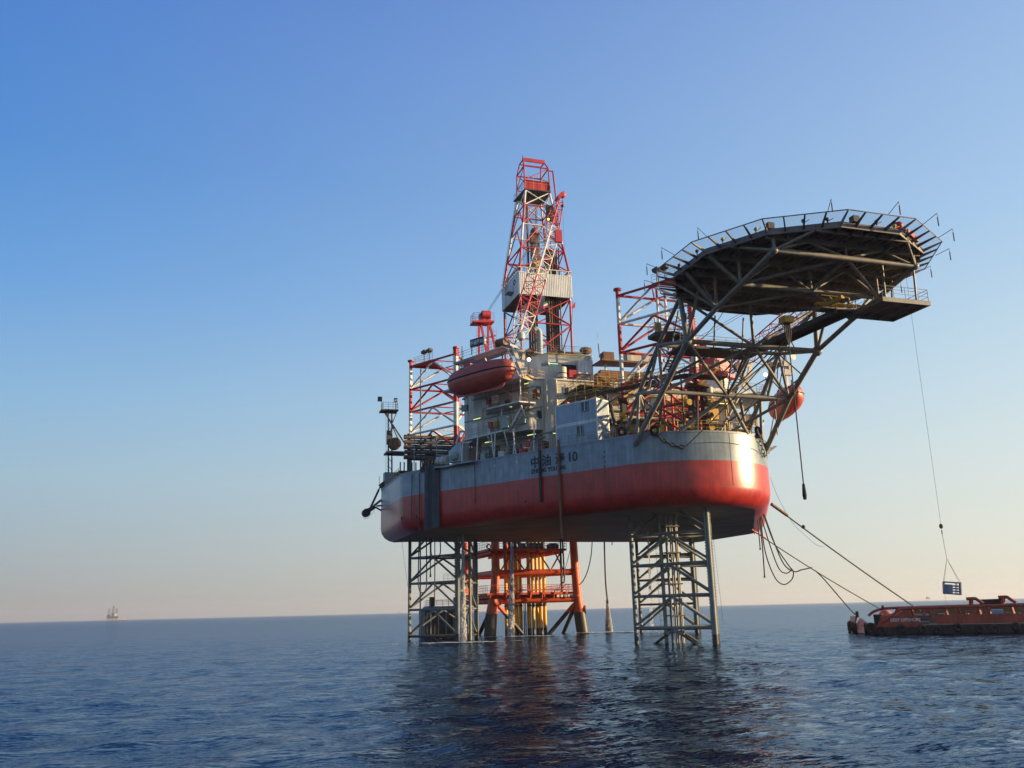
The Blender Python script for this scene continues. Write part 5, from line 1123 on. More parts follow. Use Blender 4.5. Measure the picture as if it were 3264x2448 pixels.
# ================================================================== WELLHEAD JACKET behind the hull
JL, JR = [V(-53.5, -6.70, 16.4), V(-53.5, -6.63, 10.8), V(-53.5, -6.86, 7.4), V(-53.5, -7.48, 3.65), V(-53.5, -7.95, -1.5)], [V(-51.5, 6.79, 16.4), V(-51.5, 6.97, 10.6), V(-51.5, 7.25, 5.4), V(-51.5, 7.46, 3.4), V(-51.5, 8.1, -1.5)]
def jacket():
    root = thing('wellhead_jacket', 'orange tubular wellhead platform standing in the sea behind the rig', 'wellhead platform', (-56, 0, 0))
    bk = (V(-15.0, -1.2, 0), V(-15.0, -7.5, 0))
    for side, pts in ((0, JL), (1, JR)):
        o = MB()
        for i, (p, q) in enumerate(zip(pts, pts[1:])):
            r0, r1 = ((.66, .70), (.72, .74), (.78, .92), (1.0, 1.05))[i]; o.tube(p, q, r0, 18, r1)
        o.out('leg', 'jack', root)
        for z in (10.75, 6.2): MB().tube(pts[1] + Z * (z - pts[1].z - .1), pts[1] + Z * (z - pts[1].z + .1), .8, 18).out('flange', 'jack', root)
        m = MB()
        for q in pts: pass
        for p, q in zip(pts, pts[1:]): m.tube(p + bk[side], q + bk[side], .6, 14)
        m.out('leg', 'jack', root)
        c = pts[2] + (V(.9, .1, -1.9) if side == 0 else V(.2, .9, -1.6))
        e = V(.95, .25, .1) if side == 0 else V(.35, .93, 0)
        MB().tube(c - e * .6, c + e * .35, .78, 20).out('brace_stub', 'jack', root)
    for z, r_ in ((10.15, .52), (5.6, .46)):
        MB().tube((JL[1].x, JL[1].y, z), (JR[1].x, JR[1].y, z), r_, 14).out('cross_tube', 'jack', root)
        MB().tube((JL[1].x, JL[1].y, z), V(JL[1].x, JL[1].y, z) + bk[0], r_, 14).out('cross_tube', 'jack', root)
        MB().tube((JR[1].x, JR[1].y, z), V(JR[1].x, JR[1].y, z) + bk[1], r_, 14).out('cross_tube', 'jack', root)
        MB().tube(V(JL[1].x, JL[1].y, z) + bk[0], V(JR[1].x, JR[1].y, z) + bk[1], r_, 14).out('cross_tube', 'jack', root)
    for p, q in ((V(-53.2, -6.4, 4.8), V(-54.6, -.6, -1.2)), (V(-51.6, 6.6, 4.8), V(-53.0, 1.2, -1.2)), (V(-52.2, 6.9, 4.4), V(-56, 5.5, -1.2)), (V(-54.5, -7.2, 4.4), V(-60, -8.6, -1.2))):
        MB().tube(p, q, .34, 10).out('diagonal_tube', 'jack', root)
    # decks
    for nm, z, x0, x1, y0, y1 in (('upper_deck', 13.7, -67, -50.6, -8.8, 5.2), ('lower_deck', 6.5, -67, -51.4, -8.8, 6.6)):
        m = MB(); m.box((x0, y0, z), (x1, y1, z + .35)); d = m.out(nm, 'jackd', root)
        m = MB(); m.rail([V(x0, y0, z + .35), V(x1, y0, z + .35), V(x1, y1, z + .35), V(x0, y1, z + .35)], 1.25, 1.0, (.33, .66), .04); m.out('deck_railing', 'rail' if z > 10 else 'jackd', d)
        for k in range(7): y = y0 + .6 + k * (y1 - y0 - 1.2) / 6; MB().beam((x1 - .1, y, z - .25), (x0, y, z - .25), .2, .4).out('deck_beam', 'jackd', d)
    MB().torus(at_s(1558, 1742, -50.5), (1, 0, 0), .34, .1, 16, 8).out('life_ring', 'red', root)
    for y0, y1 in ((-6.3, -4.2), (-2.0, -.2), (2.6, .4), (5.0, 3.4), (-2.0, -4.2), (2.6, 4.6), (-.9, -.9), (-5.2, -5.6)):
        MB().tube((-51.8, y0, 10.4), (-51.8, y1, 13.6), .13, 6).out('deck_brace', 'jackd', root)
    MB().tube((-66, -7, 6.5), (-66, -7, 13.7), .25, 8).out('deck_post', 'jackd', root); MB().tube((-66, 5, 6.5), (-66, 5, 13.7), .25, 8).out('deck_post', 'jackd', root)
    MB().tube((-52, 4.6, 6.5), (-52, 4.6, 13.7), .2, 8).out('deck_post', 'jackd', root)
    for k in range(6):
        y = -5.6 + k * 2.1; MB().beam((-51.3, y, 5.7), (-51.3, y + .25, 7.2), .14, .2).out('rail_bracket', 'jackd', root)
    MB().beam((-51.2, -5.6, 7.25), (-51.2, 6.0, 7.25), .18, .22).out('kick_beam', 'jackd', root)
    for k, y in enumerate((3.6, 4.3, 5.0, 5.6, 6.2)): MB().tube((-51.5, y, 6.2), (-51.2, y, 6.2), .24, 10).out('pipe_end', 'wht', root)
    for y in (-1.8, -.2, 1.2, 3.8): m = MB(); m.obox((-53.5, y, 14.6), V(.5, 0, 0), V(0, .5, 0), Z * .55); m.out('valve_block', 'brown', root)
    m = MB(); m.obox((-52, 3.2, 14.5), V(.6, 0, 0), V(0, .9, 0), Z * .35); m.out('skid', 'dark', root)
    for y in (-12.0, 3.4): MB().tube((-60, y, -2), (-60, y, 6.4), .42, 12).out('pile', 'truss', root)
jacket()
k = 0
t = thing('conductor_group', 'bunch of yellow conductor pipes standing inside the orange jacket', 'conductor pipes', (-56, -1, 0))
for x_, s_, r_ in ((1615, -55, .30), (1629, -57, .30), (1648, -55, .36), (1661, -57, .32), (1689, -55, .31), (1701.5, -56, .27), (1714, -55, .27), (1726, -55.8, .27), (1738.5, -56.5, .31)):
    p = at_s(x_, 2000, s_); MB().tube((p.x, p.y, -2), (p.x, p.y, 13.7), r_, 14).out('conductor_pipe', 'cond', t)
    MB().tube((p.x, p.y, 4.6), (p.x, p.y, 4.85), r_ + .05, 14).out('clamp', 'brown', t)
    m = MB(); m.tube((p.x, p.y, 14.05), (p.x, p.y, 14.7), r_ * 1.15, 12); m.tube((p.x, p.y, 14.7), (p.x, p.y, 15.2), r_ * .8, 12); m.tube((p.x, p.y, 15.2), (p.x, p.y, 16.6), r_ * 1.1, 12); m.out('wellhead', 'dark', t)
t = thing('riser_rack', 'thin black pipes between the two bunches of yellow conductors', 'pipes', (-58, -1, 0))
for x_ in (1672, 1677, 1683): p = at_s(x_, 2000, -58); MB().tube((p.x, p.y, -2), (p.x, p.y, 6.5), .1, 6).out('pipe', 'black', t)
# boat landing by the left leg
def landing():
    s_ = -56.0; P = lambda x, y: at_s(x, y, s_)
    root = thing('boat_landing', 'dark ribbed steel landing block with hooped rails on the sea behind the left leg', 'boat landing', P(1415, 2020))
    a, b = P(1355, 1948), P(1476, 1944)
    MB().box((s_ - 5, a.y, -1.5), (s_, b.y + .8, a.z)).out('block', 'dark', root)
    MB().slab([V(s_, a.y, a.z), V(s_ - 5, a.y, a.z), V(s_ - 5, a.y + 1, a.z + .8), V(s_, a.y + 1, a.z + .8)], V(0, 1, .2), .15).out('sloped_edge', 'dark', root)
    MB().box((s_ - 5, a.y + .8, a.z), (s_, b.y + .8, a.z + .75)).out('upper_block', 'blue', root)
    for k in range(11): y = a.y + .3 + k * (b.y - a.y) / 10; MB().beam((s_ + .08, y, -1), (s_ + .08, y, a.z - .3), .16, .18).out('rib', 'gry' if k % 2 else 'dark', root)
    m = MB(); m.rail([V(s_ - 4.6, b.y + .6, a.z + .75), V(s_ - 4.6, a.y + 1.0, a.z + .75), V(s_ - .2, a.y + 1.0, a.z + .75), V(s_ - .2, b.y + .6, a.z + .75)], 1.0, 1.1); m.out('hooped_railing', 'rail', root)
    p = P(1381, 1930); MB().tube((p.x - 1, p.y, a.z), (p.x - 1, p.y, p.z + 1.4), .45, 12).out('bollard', 'dark', root)
    MB().ladder(P(1437, 2000) + V(.3, 0, 0), P(1437, 1950) + V(.3, 0, 0), (0, 1, 0), .6).out('ladder', 'gry', root)
    m = MB(); a2 = P(1428, 1850); m.box((s_ - 5, a2.y, a2.z - .15), (s_ - 3, a2.y + 3, a2.z)); m.out('step_platform', 'jackd', root)
    m = MB(); m.rail([V(s_ - 3.1, a2.y, a2.z), V(s_ - 3.1, a2.y + 3, a2.z)], 1.2, .8); m.out('step_railing', 'rail', root)
landing()

# ================================================================== falling water and foam
def jet(label, top, bot, r0, r1, n, seed):
    rr = random.Random(seed); m = MB(); top, bot = Vector(top), Vector(bot)
    for k in range(n):
        f = rr.random() ** .8; c = top.lerp(bot, f); r_ = r0 + (r1 - r0) * f
        a = rr.random() * 6.28; d = r_ * math.sqrt(rr.random()) ; c = c + V(math.cos(a) * d, math.sin(a) * d, 0)
        s_ = .05 + .09 * rr.random(); l = .15 + .5 * rr.random() * (1 - .4 * f)
        vs = [c + Z * l, c - Z * l] + [c + V(math.cos(b) * s_, math.sin(b) * s_, rr.uniform(-.1, .1)) for b in (0, 2.1, 4.2)]
        m.add(vs, [[0, 2, 3], [0, 3, 4], [0, 4, 2], [1, 3, 2], [1, 4, 3], [1, 2, 4]], True)
    o = m.out('water_jet', 'spray'); tag(o, label, 'water jet', 'water jets falling from the rig', 'stuff')
jet('broad white water fall beside the left leg', at_s(1476, 1686, -29), V(*at_z(1476, 2046, 0)), .08, .5, 1300, 1)
jet('broad white water fall in front of the yellow conductors', at_s(1633, 1718, -48), V(*at_z(1629, 2029, 0)), .10, .62, 1500, 2)
jet('narrow white water jet from the hose right of the jacket', at_s(1936, 1916, -50), V(*at_z(1942, 2014, 0)), .12, .7, 1500, 3)
jet('faint thin water fall inside the bow leg', at_s(2064, 1652, -20), V(*at_z(2078, 2000, .4)), .05, .32, 260, 4)
def foam(label, x, y, wx, wy, n, seed):
    rr = random.Random(seed); m = MB(); c = at_z(x, y, 0)
    ex = V(C_RT.x, C_RT.y, 0).normalized(); ey = V(-ex.y, ex.x, 0)
    for k in range(n):
        a = rr.gauss(0, .42); b = rr.gauss(0, .4); p = c + ex * a * wx + ey * b * wy; s_ = .12 + .5 * rr.random() ** 2
        m.add([p + ex * s_ * math.cos(q) * (1 + rr.random()) + ey * s_ * math.sin(q) + Z * (.07 + .08 * rr.random()) for q in (0, 1.2, 2.4, 3.6, 4.9)], [[0, 1, 2, 3, 4]])
    o = m.out('foam_patch', 'foam'); tag(o, label, 'foam', 'foam where water falls into the sea', 'stuff')
foam('streak of foam at the foot of the left water fall', 1465, 2050, 6.5, 1.6, 230, 1)
foam('streak of foam in front of the yellow conductors', 1660, 2030, 9, 1.4, 230, 2)
foam('foam band right of the jacket under the water jet', 1970, 2016, 7.5, 2.6, 280, 3)

# ================================================================== around the bow leg, behind the helideck truss
def jack_house():
    root = thing('jacking_frame', 'dark and yellow jacking frames and railed decks wrapped around the bow leg', 'jacking frame', (0, 0, ZD))
    for i, c in enumerate(leg_chords(0, 0)):
        rad = c.normalized(); tg = Z.cross(rad)
        for k in (-1, 1):
            m = MB(); m.beam(c + tg * .95 * k + Z * ZD, c + tg * .8 * k + Z * 28.2, .55, .7); m.out('jack_pillar', 'dark', root)
            for z in (23.6, 25.0, 26.4): MB().tube(c + tg * 1.3 * k + Z * z - rad * .3, c + tg * 1.3 * k + Z * z + rad * .45, .38, 10).out('jack_motor', 'yel' if z != 25.0 else 'brown', root)
        MB().obox(c + Z * 28.4, rad * .55, tg * 1.3, Z * .22).out('jack_crown', 'brown', root)
    def plate(nm, pts, z, mt, rails, rm='yel', th=.16):
        m = MB(); m.slab([V(p[0], p[1], z - th) for p in pts], Z, th); d = m.out(nm, mt, root)
        for r_ in rails:
            m = MB(); m.rail([V(pts[k][0], pts[k][1], z) for k in r_], 1.15, 1.1, (.35, .7), .032); m.out('deck_railing', rm, d)
        return d
    plate('upper_walkway', [(-9.9, -11.0), (-5.2, -11.4), (-.3, -8.0), (8.2, -2.7), (8.2, 2.7), (6.6, 2.7), (6.6, -2.0), (-.9, -6.7), (-4, -8.6), (-9.9, -8.8)], 29.2, 'dark', ([1, 2, 3, 4], [6, 7, 8]))
    plate('side_walkway', [(-9.9, 6.2), (-.5, 6.6), (-.5, 8.2), (-9.9, 8.4)], 28.6, 'brown', ([0, 1, 2, 3],))
    plate('lower_walkway', [(-9.8, -3.6), (-6.5, -3.6), (-6.5, 11.5), (-9.8, 11.5)], 27.2, 'dark', ([1, 2],))
    plate('lower_walkway', [(-9.8, 4.5), (-7.2, 4.5), (-7.2, 13.5), (-9.8, 13.5)], 30.4, 'yel', ([0, 1, 2],))
    plate('leg_deck', [(-9.8, -9.6), (-5.6, -9.6), (-5.6, -5.0), (-9.8, -5.0)], 31.0, 'brown', ([0, 1, 2],))
    for x, y, z in ((-1.0, -8.2, 29.1), (3.4, -5.5, 29.1), (7.6, -2.9, 29.1), (-4.6, -10.8, 29.1), (7.6, 2.5, 29.1), (-.7, 7.9, 28.5), (-6.6, 11.2, 27.1), (-6.6, 4, 27.1)):
        MB().tube((x, y, ZD), (x, y, z), .11, 6).out('deck_post', 'yel' if y > 0 else 'dark', root)
    for a, b in (((-1.0, -8.2), (3.4, -5.5)), ((3.4, -5.5), (7.6, -2.9)), ((-4.6, -10.8), (-1.0, -8.2))):
        MB().tube((*a, 27.6), (*b, 29.0), .07, 6).out('deck_brace', 'dark', root); MB().tube((*a, 29.0), (*b, 27.6), .07, 6).out('deck_brace', 'dark', root)
    MB().stair((-5.2, 3.0, 28.6), (-3.6, 8.6, 33.4), .9, (1, -.3, 0)).out('stairway', 'yel', root)
    MB().stair((-8.9, -4.0, 29.2), (-8.9, .6, 32.5), .8, (1, 0, 0)).out('stairway', 'yel', root)
    for k, (x, y, z, r_, mt) in enumerate(((-6.5, -7.2, 26.8, .45, 'gry'), (-6.0, -4.6, 25.4, .4, 'dark'), (-7.6, 2.6, 31.4, .5, 'white'), (-7.8, 5.5, 26.1, .55, 'grn'), (-7.0, 9.3, 31.2, .45, 'white'), (-5.8, -8.6, 24.2, .5, 'brown'))):
        m = MB(); m.tube((x, y, z - r_ * 1.6), (x, y, z + r_ * 1.6), r_, 12); m.out('vessel_drum', mt, root)
    for k, (pts, r_, mt) in enumerate((
            ([(-8.5, -9.5, 30.6), (-6.8, -8.4, 30.8), (-6.0, -6.0, 29.6), (-5.6, -5.2, 26.0)], .22, 'dark'), ([(-9, -6, 26.0), (-6.5, -7.8, 26.2), (-5.0, -9.2, 25.8), (-4.6, -9.4, 23)], .2, 'dark'),
            ([(-9.6, 0, 30.0), (-7, 1, 30.2), (-5.5, 3, 29.0), (-5, 4.5, 26.8)], .14, 'yel'), ([(-9.6, 3, 25.5), (-7, 4, 26.5), (-6.5, 8, 26.4)], .2, 'grn'), ([(-9.6, -3, 24.6), (-7, -2, 25.6), (-4.5, 1, 25.4)], .26, 'gry'))):
        MB().path(spline([V(*p) for p in pts], 6), r_, 8).out('pipe_run', mt, root)
    for x, y, z, sx, sy, sz, mt in ((-7.5, -8.5, 23.4, .9, 1.2, .9, 'brown'), (-3.5, -8.9, 23.2, .6, .9, .7, 'dark'), (.6, -7.4, 23.2, .6, .6, .7, 'brown'), (2.8, 7.0, 23.3, .8, .7, .8, 'yel'), (-3.4, 8.8, 23.4, 1.0, 1.1, .9, 'white'),
                                    (-7.2, 12.4, 23.6, 1.0, 1.2, 1.1, 'grn'), (4.4, -4.6, 23.2, .6, .6, .7, 'yel'), (-2.0, 10.6, 23.1, .7, .7, .6, 'brown'), (-6.8, -6.2, 32.0, .6, .8, .8, 'brown'), (-6.4, 8.8, 28.1, .6, .9, .7, 'yel')):
        MB().obox((x, y, z), (sx, 0, 0), (0, sy, 0), Z * sz).out('equipment_box', mt, root)
    tube_lamp((-6.4, 5.2, 26.85), (-6.4, 7.0, 26.85), root); tube_lamp((-.6, 6.6, 28.2), (-.6, 8.0, 28.2), root)
jack_house()
def canopy():
    root = thing('roof_canopy', 'flat canopy roof on white posts with grey boxes on top, left of the bow leg', 'canopy', (-9, -2, WZ))
    pl = [at_z(1886, 1166, 35.3), at_z(1919, 1145, 35.3), at_z(2080, 1158, 35.3), V(-10.8, 2.0, 35.3)]
    m = MB(); m.slab([V(p.x, p.y, 35.2) for p in pl], Z, .18); m.out('roof_plate', 'brown', root)
    for x in (1930, 1985, 2035, 2072): p = at_z(x, 1160, 35.2); MB().tube((p.x - .1, p.y, 31), (p.x - .1, p.y, 35.2), .13, 8).out('post', 'wht', root)
    for x, y, w, h, mt in ((1935, 1136, .75, .5, 'brown'), (2020, 1136, .8, .7, 'white'), (2060, 1140, .7, .6, 'white'), (2000, 1140, .3, .6, 'grn')):
        p = at_s(x, y, -9.2); MB().obox(V(p.x, p.y, 35.4 + h), V(.6, 0, 0), V(0, w, 0), Z * h).out('roof_unit', mt, root)
    m = MB(); m.rail([V(-8.6, -5.4, 32.5), V(-8.0, 2.2, 32.5)], 1.15, 1.1); m.out('canopy_railing', 'yel', root)
    MB().box((-10.5, -5.0, WZ + .2), (-9.6, 1.6, 34.2)).out('back_wall', 'brown', root)
canopy()
t = thing('dish_mast', 'pale equipment mast with a small dish at the right end of the boat deck', 'mast', V(-8.0, 17.6, WZ))
p = at_s(2507, 1200, -8.0); MB().beam((p.x, p.y, WZ), (p.x, p.y, p.z + 4), .35, .35).out('post', 'wht', t)
for x, y, w in ((2500, 1160, .5), (2516, 1172, .35), (2508, 1188, .6)): q = at_s(x, y, -8.0); MB().obox(q, V(.4, 0, 0), V(0, w, 0), Z * .4).out('equipment_box', 'white', t)
q = at_s(2521, 1137, -8.0); m = MB(); m.tube(q, q + V(.35, .1, .05), .15, 16, .62); m.out('dish', 'white', t)
t = thing('lattice_rack', 'dark slatted rack on the boat deck beside the white davit', 'rack', V(-8.5, 15.2, WZ))
for k in range(4): q = at_s(2464, 1158 + k * 4, -8.5); MB().obox(q, V(.4, 0, 0), V(0, .8, 0), Z * .07).out('shelf', 'dark', t)
for x in (2450, 2478): MB().tube(at_s(x, 1225, -8.5), at_s(x, 1155, -8.5), .08, 6).out('post', 'gry', t)

# fairleads and chains at the deck edge
for lb, x, y, off in (('black ring fender at the deck edge below the white cabins', 1983, 1383, -.3), ('black ring fender at the deck edge by the left truss foot', 2088, 1379, -.3)):
    p = at_side(x, y, off); t = thing('ring_fender', lb, 'fender', p, 'black ring fenders on the deck edge'); MB().torus(p + Z * .25, NS, .44, .19, 20, 10).out('ring', 'black', t)
p = V(-1.2 + 11.2 * math.cos(R(33)), 11.2 * math.sin(R(33)), ZD + .1)
t = thing('ring_fender', 'black ring fender at the lit right end of the bow deck edge', 'fender', p, 'black ring fenders on the deck edge'); MB().torus(p + Z * .3, (.84, .54, .15), .5, .22, 20, 10, ).out('ring', 'black', t)
def chain(label, pts, r_=.16):
    t = thing('anchor_chain', label, 'chain', pts[0], 'chains hanging at the bow')
    q = spline(pts, 24); acc = 0; last = q[0]; n = 0
    for a, b in zip(q, q[1:]):
        acc += (b - a).length
        if acc > r_ * 2.1:
            acc = 0; d = (b - a).normalized(); c = b; up = d.cross(Z).normalized() if n % 2 else d.cross(d.cross(Z)).normalized()
            m = MB(); w = d.cross(up); lp = [c + d * r_ * 1.45 * math.cos(R(k)) + w * r_ * .8 * math.sin(R(k)) for k in range(0, 361, 30)]
            m.path(lp, r_ * .24, 5); m.out('link', 'rack', t); n += 1
at_bow = lambda x, y, r_: (lambda d, o: CAMP + d * ((-( (o.x * d.x + o.y * d.y)) - math.sqrt((o.x * d.x + o.y * d.y) ** 2 - (d.x ** 2 + d.y ** 2) * (o.x ** 2 + o.y ** 2 - r_ * r_))) / (d.x ** 2 + d.y ** 2)))(ray(x, y), CAMP - V(-1.2, 0, 0))
c1 = [at_bow(x, y, 11.25) for x, y in ((2094, 1384), (2108, 1398), (2130, 1411), (2152, 1420), (2172, 1424), (2186, 1423))]
chain('heavy rusty chain sagging across the grey bow below the left truss foot', c1, .24)
c2 = [at_bow(x, y, 11.25) for x, y in ((2413, 1376), (2421, 1402), (2430, 1432), (2436, 1452), (2441, 1453))]
chain('heavy chain hanging from the ring at the sunlit end of the bow', c2, .22)
HB = at_z(2508, 1032, 29.2)
t = thing('rope_bracket', 'yellow bracket and shackles under the helideck walkway holding three ropes', 'bracket', HB)
MB().obox(HB + Z * .35, V(.5, 0, 0), V(0, .5, 0), Z * .3).out('bracket_body', 'yel', t)
for k in range(4): MB().path(spline([HB + V(0, -.2 + .14 * k, .1), HB + V(.1, -.35 + .2 * k, -.9), HB + V(0, -.1 + .05 * k, -2.0)], 5), .08, 6).out('shackle_strop', 'black', t)
def rope(label, pts, r_, mt='rope', name='rope', grp='ropes and lines'):
    t = thing(name, label, 'rope', pts[0], grp); MB().path(pts, r_, 6).out('rope_body', mt, t); return t
rope('long black rope slanting from the helideck bracket to the chain on the grey bow', sag(HB - Z * 1.2, c1[-1], .3), .05)
rope('black rope from the helideck bracket down to the chain at the sunlit bow end', sag(HB - Z * 1.2, c2[-1], .25), .05)
e = V(HB.x, HB.y, at_s(2563, 1560, HB.x).z); e = V(HB.x, HB.y, e.z)
t = rope('long black hose hanging free under the helideck with a weight at its end', [HB, HB.lerp(e, .5), e], .06)
m = MB(); m.tube(e + Z * .5, e - Z * .5, .12, 8, .2); m.tube(e - Z * .5, e - Z * .9, .2, 8, .14); m.out('end_weight', 'black', t)
t = thing('side_bracket', 'small grey angle bracket sticking out at the right edge of the bow', 'bracket', at_s(2452, 1432, 2))
a, b, c = at_s(2447, 1432, 3), at_s(2474, 1423, 3), at_s(2450, 1440, 3); MB().tube(a, b, .12, 6).out('arm', 'gry', t); MB().tube(c, b, .09, 6).out('arm', 'gry', t); MB().beam(at_s(2446, 1424, 3), at_s(2448, 1446, 3), .3, .3).out('base_plate', 'gry', t)

# ================================================================== SUPPLY VESSEL
VO = at_z(2787, 2022, 0); E1 = V(.615, .788, 0).normalized(); E2 = V(-E1.y, E1.x, 0)
VP = lambda a, b, z: VO + E1 * a + E2 * b + Z * z
at_b = lambda x, y, b=0.0: at_pl(x, y, VO + E2 * b, E2)
def av(x, y, b=0.0): q = at_b(x, y, b); return (q - VO).dot(E1), q.z
def vessel():
    root = thing('supply_vessel', 'orange supply vessel with a black side and white lettering at its stern', 'supply vessel', VP(10, 6, 0))
    WB = 13.0; LN = 30
    plan = [VP(a, b, 0) for a, b in ((0, 0), (LN, 0), (LN, WB), (-2.3, WB), (-2.6, WB - 1.2), (-1.8, WB / 2), (-.7, 1.2))]
    MB().prism([(p.x, p.y) for p in plan], -1.5, 1.02).out('black_side', 'shipk', root)
    MB().slab([VP(.2, .3, 1.03), VP(LN, .3, 1.03), VP(LN, WB - .3, 1.03), VP(.2, WB - .3, 1.03)], Z, .03).out('deck', 'shipk', root)
    zt = 2.25
    def side_panel(b, a0, a1, z0=1.0, z1=zt, sl0=.8, sl1=.5):
        m = MB(); m.slab([VP(a0 + sl0, b, z1), VP(a0, b, z0), VP(a1, b, z0), VP(a1 - sl1, b, z1)], E2, .22); return m.out('bulwark', 'ship', root)
    g0, g1 = av(2925, 1995)[0], av(2985, 1985)[0]
    side_panel(-.02, .35, g0 + .5, .85); side_panel(-.02, g1, LN, 1.15, zt, .25, 0); MB().slab([VP(2.2, WB, 1.0), VP(LN, WB, 1.0), VP(LN, WB, 2.9), VP(3.4, WB, 2.9)], E2, .22).out('bulwark', 'brown', root)
    for k in range(12): a = g1 + .9 + k * 1.6; MB().slab([VP(a, -.06, 1.2), VP(a + .45, -.06, 1.2), VP(a + .2, -.06, 1.85)], E2, .06).out('bulwark_stay', 'ship', root)
    text_mesh('DEEP OFFSHORE', .54, VP(av(2838, 1980)[0], -.09, 1.52), E1, Z, .01, .88, .008).out('vessel_name', 'white_letter', root)
    # stern plates: grazing sun put into a paler hull orange, shared by the buoy
    M['shipl'] = paint('vessel_pale_lit_orange', (.52, .15, .10), .5, .25, rust=.3)
    MB().slab([VP(-2.1, 8.2, .9), VP(-2.7, 12.9, .9), VP(-2.4, 12.8, 2.1), VP(-1.7, 7.6, 2.2)], -E1, .25).out('stern_plate', 'shipl', root)
    MB().slab([VP(-.9, 1.2, .1), VP(-1.7, 5.6, .1), VP(-1.7, 6.4, 1.2), VP(-1.2, 6.2, 1.9), VP(-.4, 1.6, 1.2)], -E1, .25).out('stern_ramp', 'shipl', root)
    for a, b, z in ((-2.95, 12.4, .7), (-2.9, 11.4, .75), (-2.75, 10.4, .8), (-2.5, 9.2, .7), (-2.3, 8.0, .65), (-2.0, 6.9, .6), (-.9, .6, .75), (-.3, -.1, .75)):
        MB().torus(VP(a, b, z), -E1 if b > .3 else E2, .48, .24, 16, 8).out('tyre_fender', 'black', root)
    for k in range(13): a = .9 + k * 2.1 + (k * 37 % 11) * .07; MB().torus(VP(a, -.1, .42 + .12 * (k * 5 % 3)), E2, .36, .2, 14, 8).out('tyre_fender', 'shipk', root)
    # top rails sweeping down to the stern
    for b, st in ((.0, ((2812, 1985), (2837, 1968), (2866, 1946), (2884, 1940))), (WB, ((2768, 1963), (2786, 1949), (2812, 1941), (2830, 1939)))):
        pts = [at_b(x, y, b) for x, y in st]
        zz = pts[-1].z; a_ = (pts[-1] - VO).dot(E1)
        pts += [VP(a_ + 3, b, zz + .05), VP(a_ + 12, b, zz + .12), VP(LN, b, zz + .15)]
        m = MB(); m.path(spline(pts, 6), .19, 8); m.out('top_rail', 'ship', root)
        for x in (2912, 2947, 3020, 3126, 3232):
            a = av(x, 1960)[0] + (.0 if b < 1 else -1.0); MB().beam(VP(a, b + .05, zt - .05), VP(a - .15, b + .05, zz + .05), .26, .3).out('rail_post', 'ship', root)
    for xs in (((3080, 1909), (3107, 1908), (3116, 1912), (3134, 1924)), ((3182, 1904), (3208, 1903), (3216, 1907), (3238, 1921))):
        m = MB(); m.path(spline([at_b(x, y, 1.2) for x, y in xs], 5), .2, 8); m.out('cargo_rail_bend', 'ship', root)
        x, y = xs[0][0] + 15, xs[0][1]; MB().beam(at_b(x, y, 1.2), at_b(x, y + 22, 1.2), .35, .35).out('rail_post', 'ship', root)
    a, b = at_b(3122, 1911, 2.0), at_b(3200, 1922, 2.0)
    MB().box((0, 0, 0), (0, 0, 0)) if False else None
    m = MB(); m.slab([V(a.x, a.y, a.z), V(b.x, b.y, a.z + .05), V(b.x, b.y, b.z - .3), V(a.x, a.y, b.z - .3)], E2, .4); m.out('cargo_wall', 'shipk', root)
    # deck fittings
    MB().ball(VP(av(2822, 1953, 5)[0], 5, 2.0), .95, 14, 10).out('buoy', 'shipl', root)
    MB().tube(VP(.8, 3.2, 1.0), VP(.8, 3.2, 2.4), .6, 12).out('capstan', 'black', root)
    for b in (12.0, 6.8): MB().tube(VP(-1.7, b, 2.0), VP(-1.7, b, 2.75), .22, 10).out('bollard', 'black', root)
    MB().tube(at_b(2813, 1943, WB) , at_b(2814, 1930, WB), .18, 8).out('bollard', 'black', root)
vessel()
cargo = (('pile of dark pipes', [(2880, 1955, 5), (2960, 1958, 5)], 'pipe'), ('grey crate', [(2990, 1955, 6), (3010, 1968, 6)], 'gry'), ('orange container frame', [(3085, 1950, 5), (3160, 1975, 5)], 'ship'), ('blue-grey tank', [(3158, 1948, 7), (3200, 1970, 7)], 'blue'), ('dark winch', [(2862, 1945, 4), (2900, 1970, 4)], 'dark'), ('rusty skid', [(3205, 1952, 5), (3250, 1975, 5)], 'brown'))
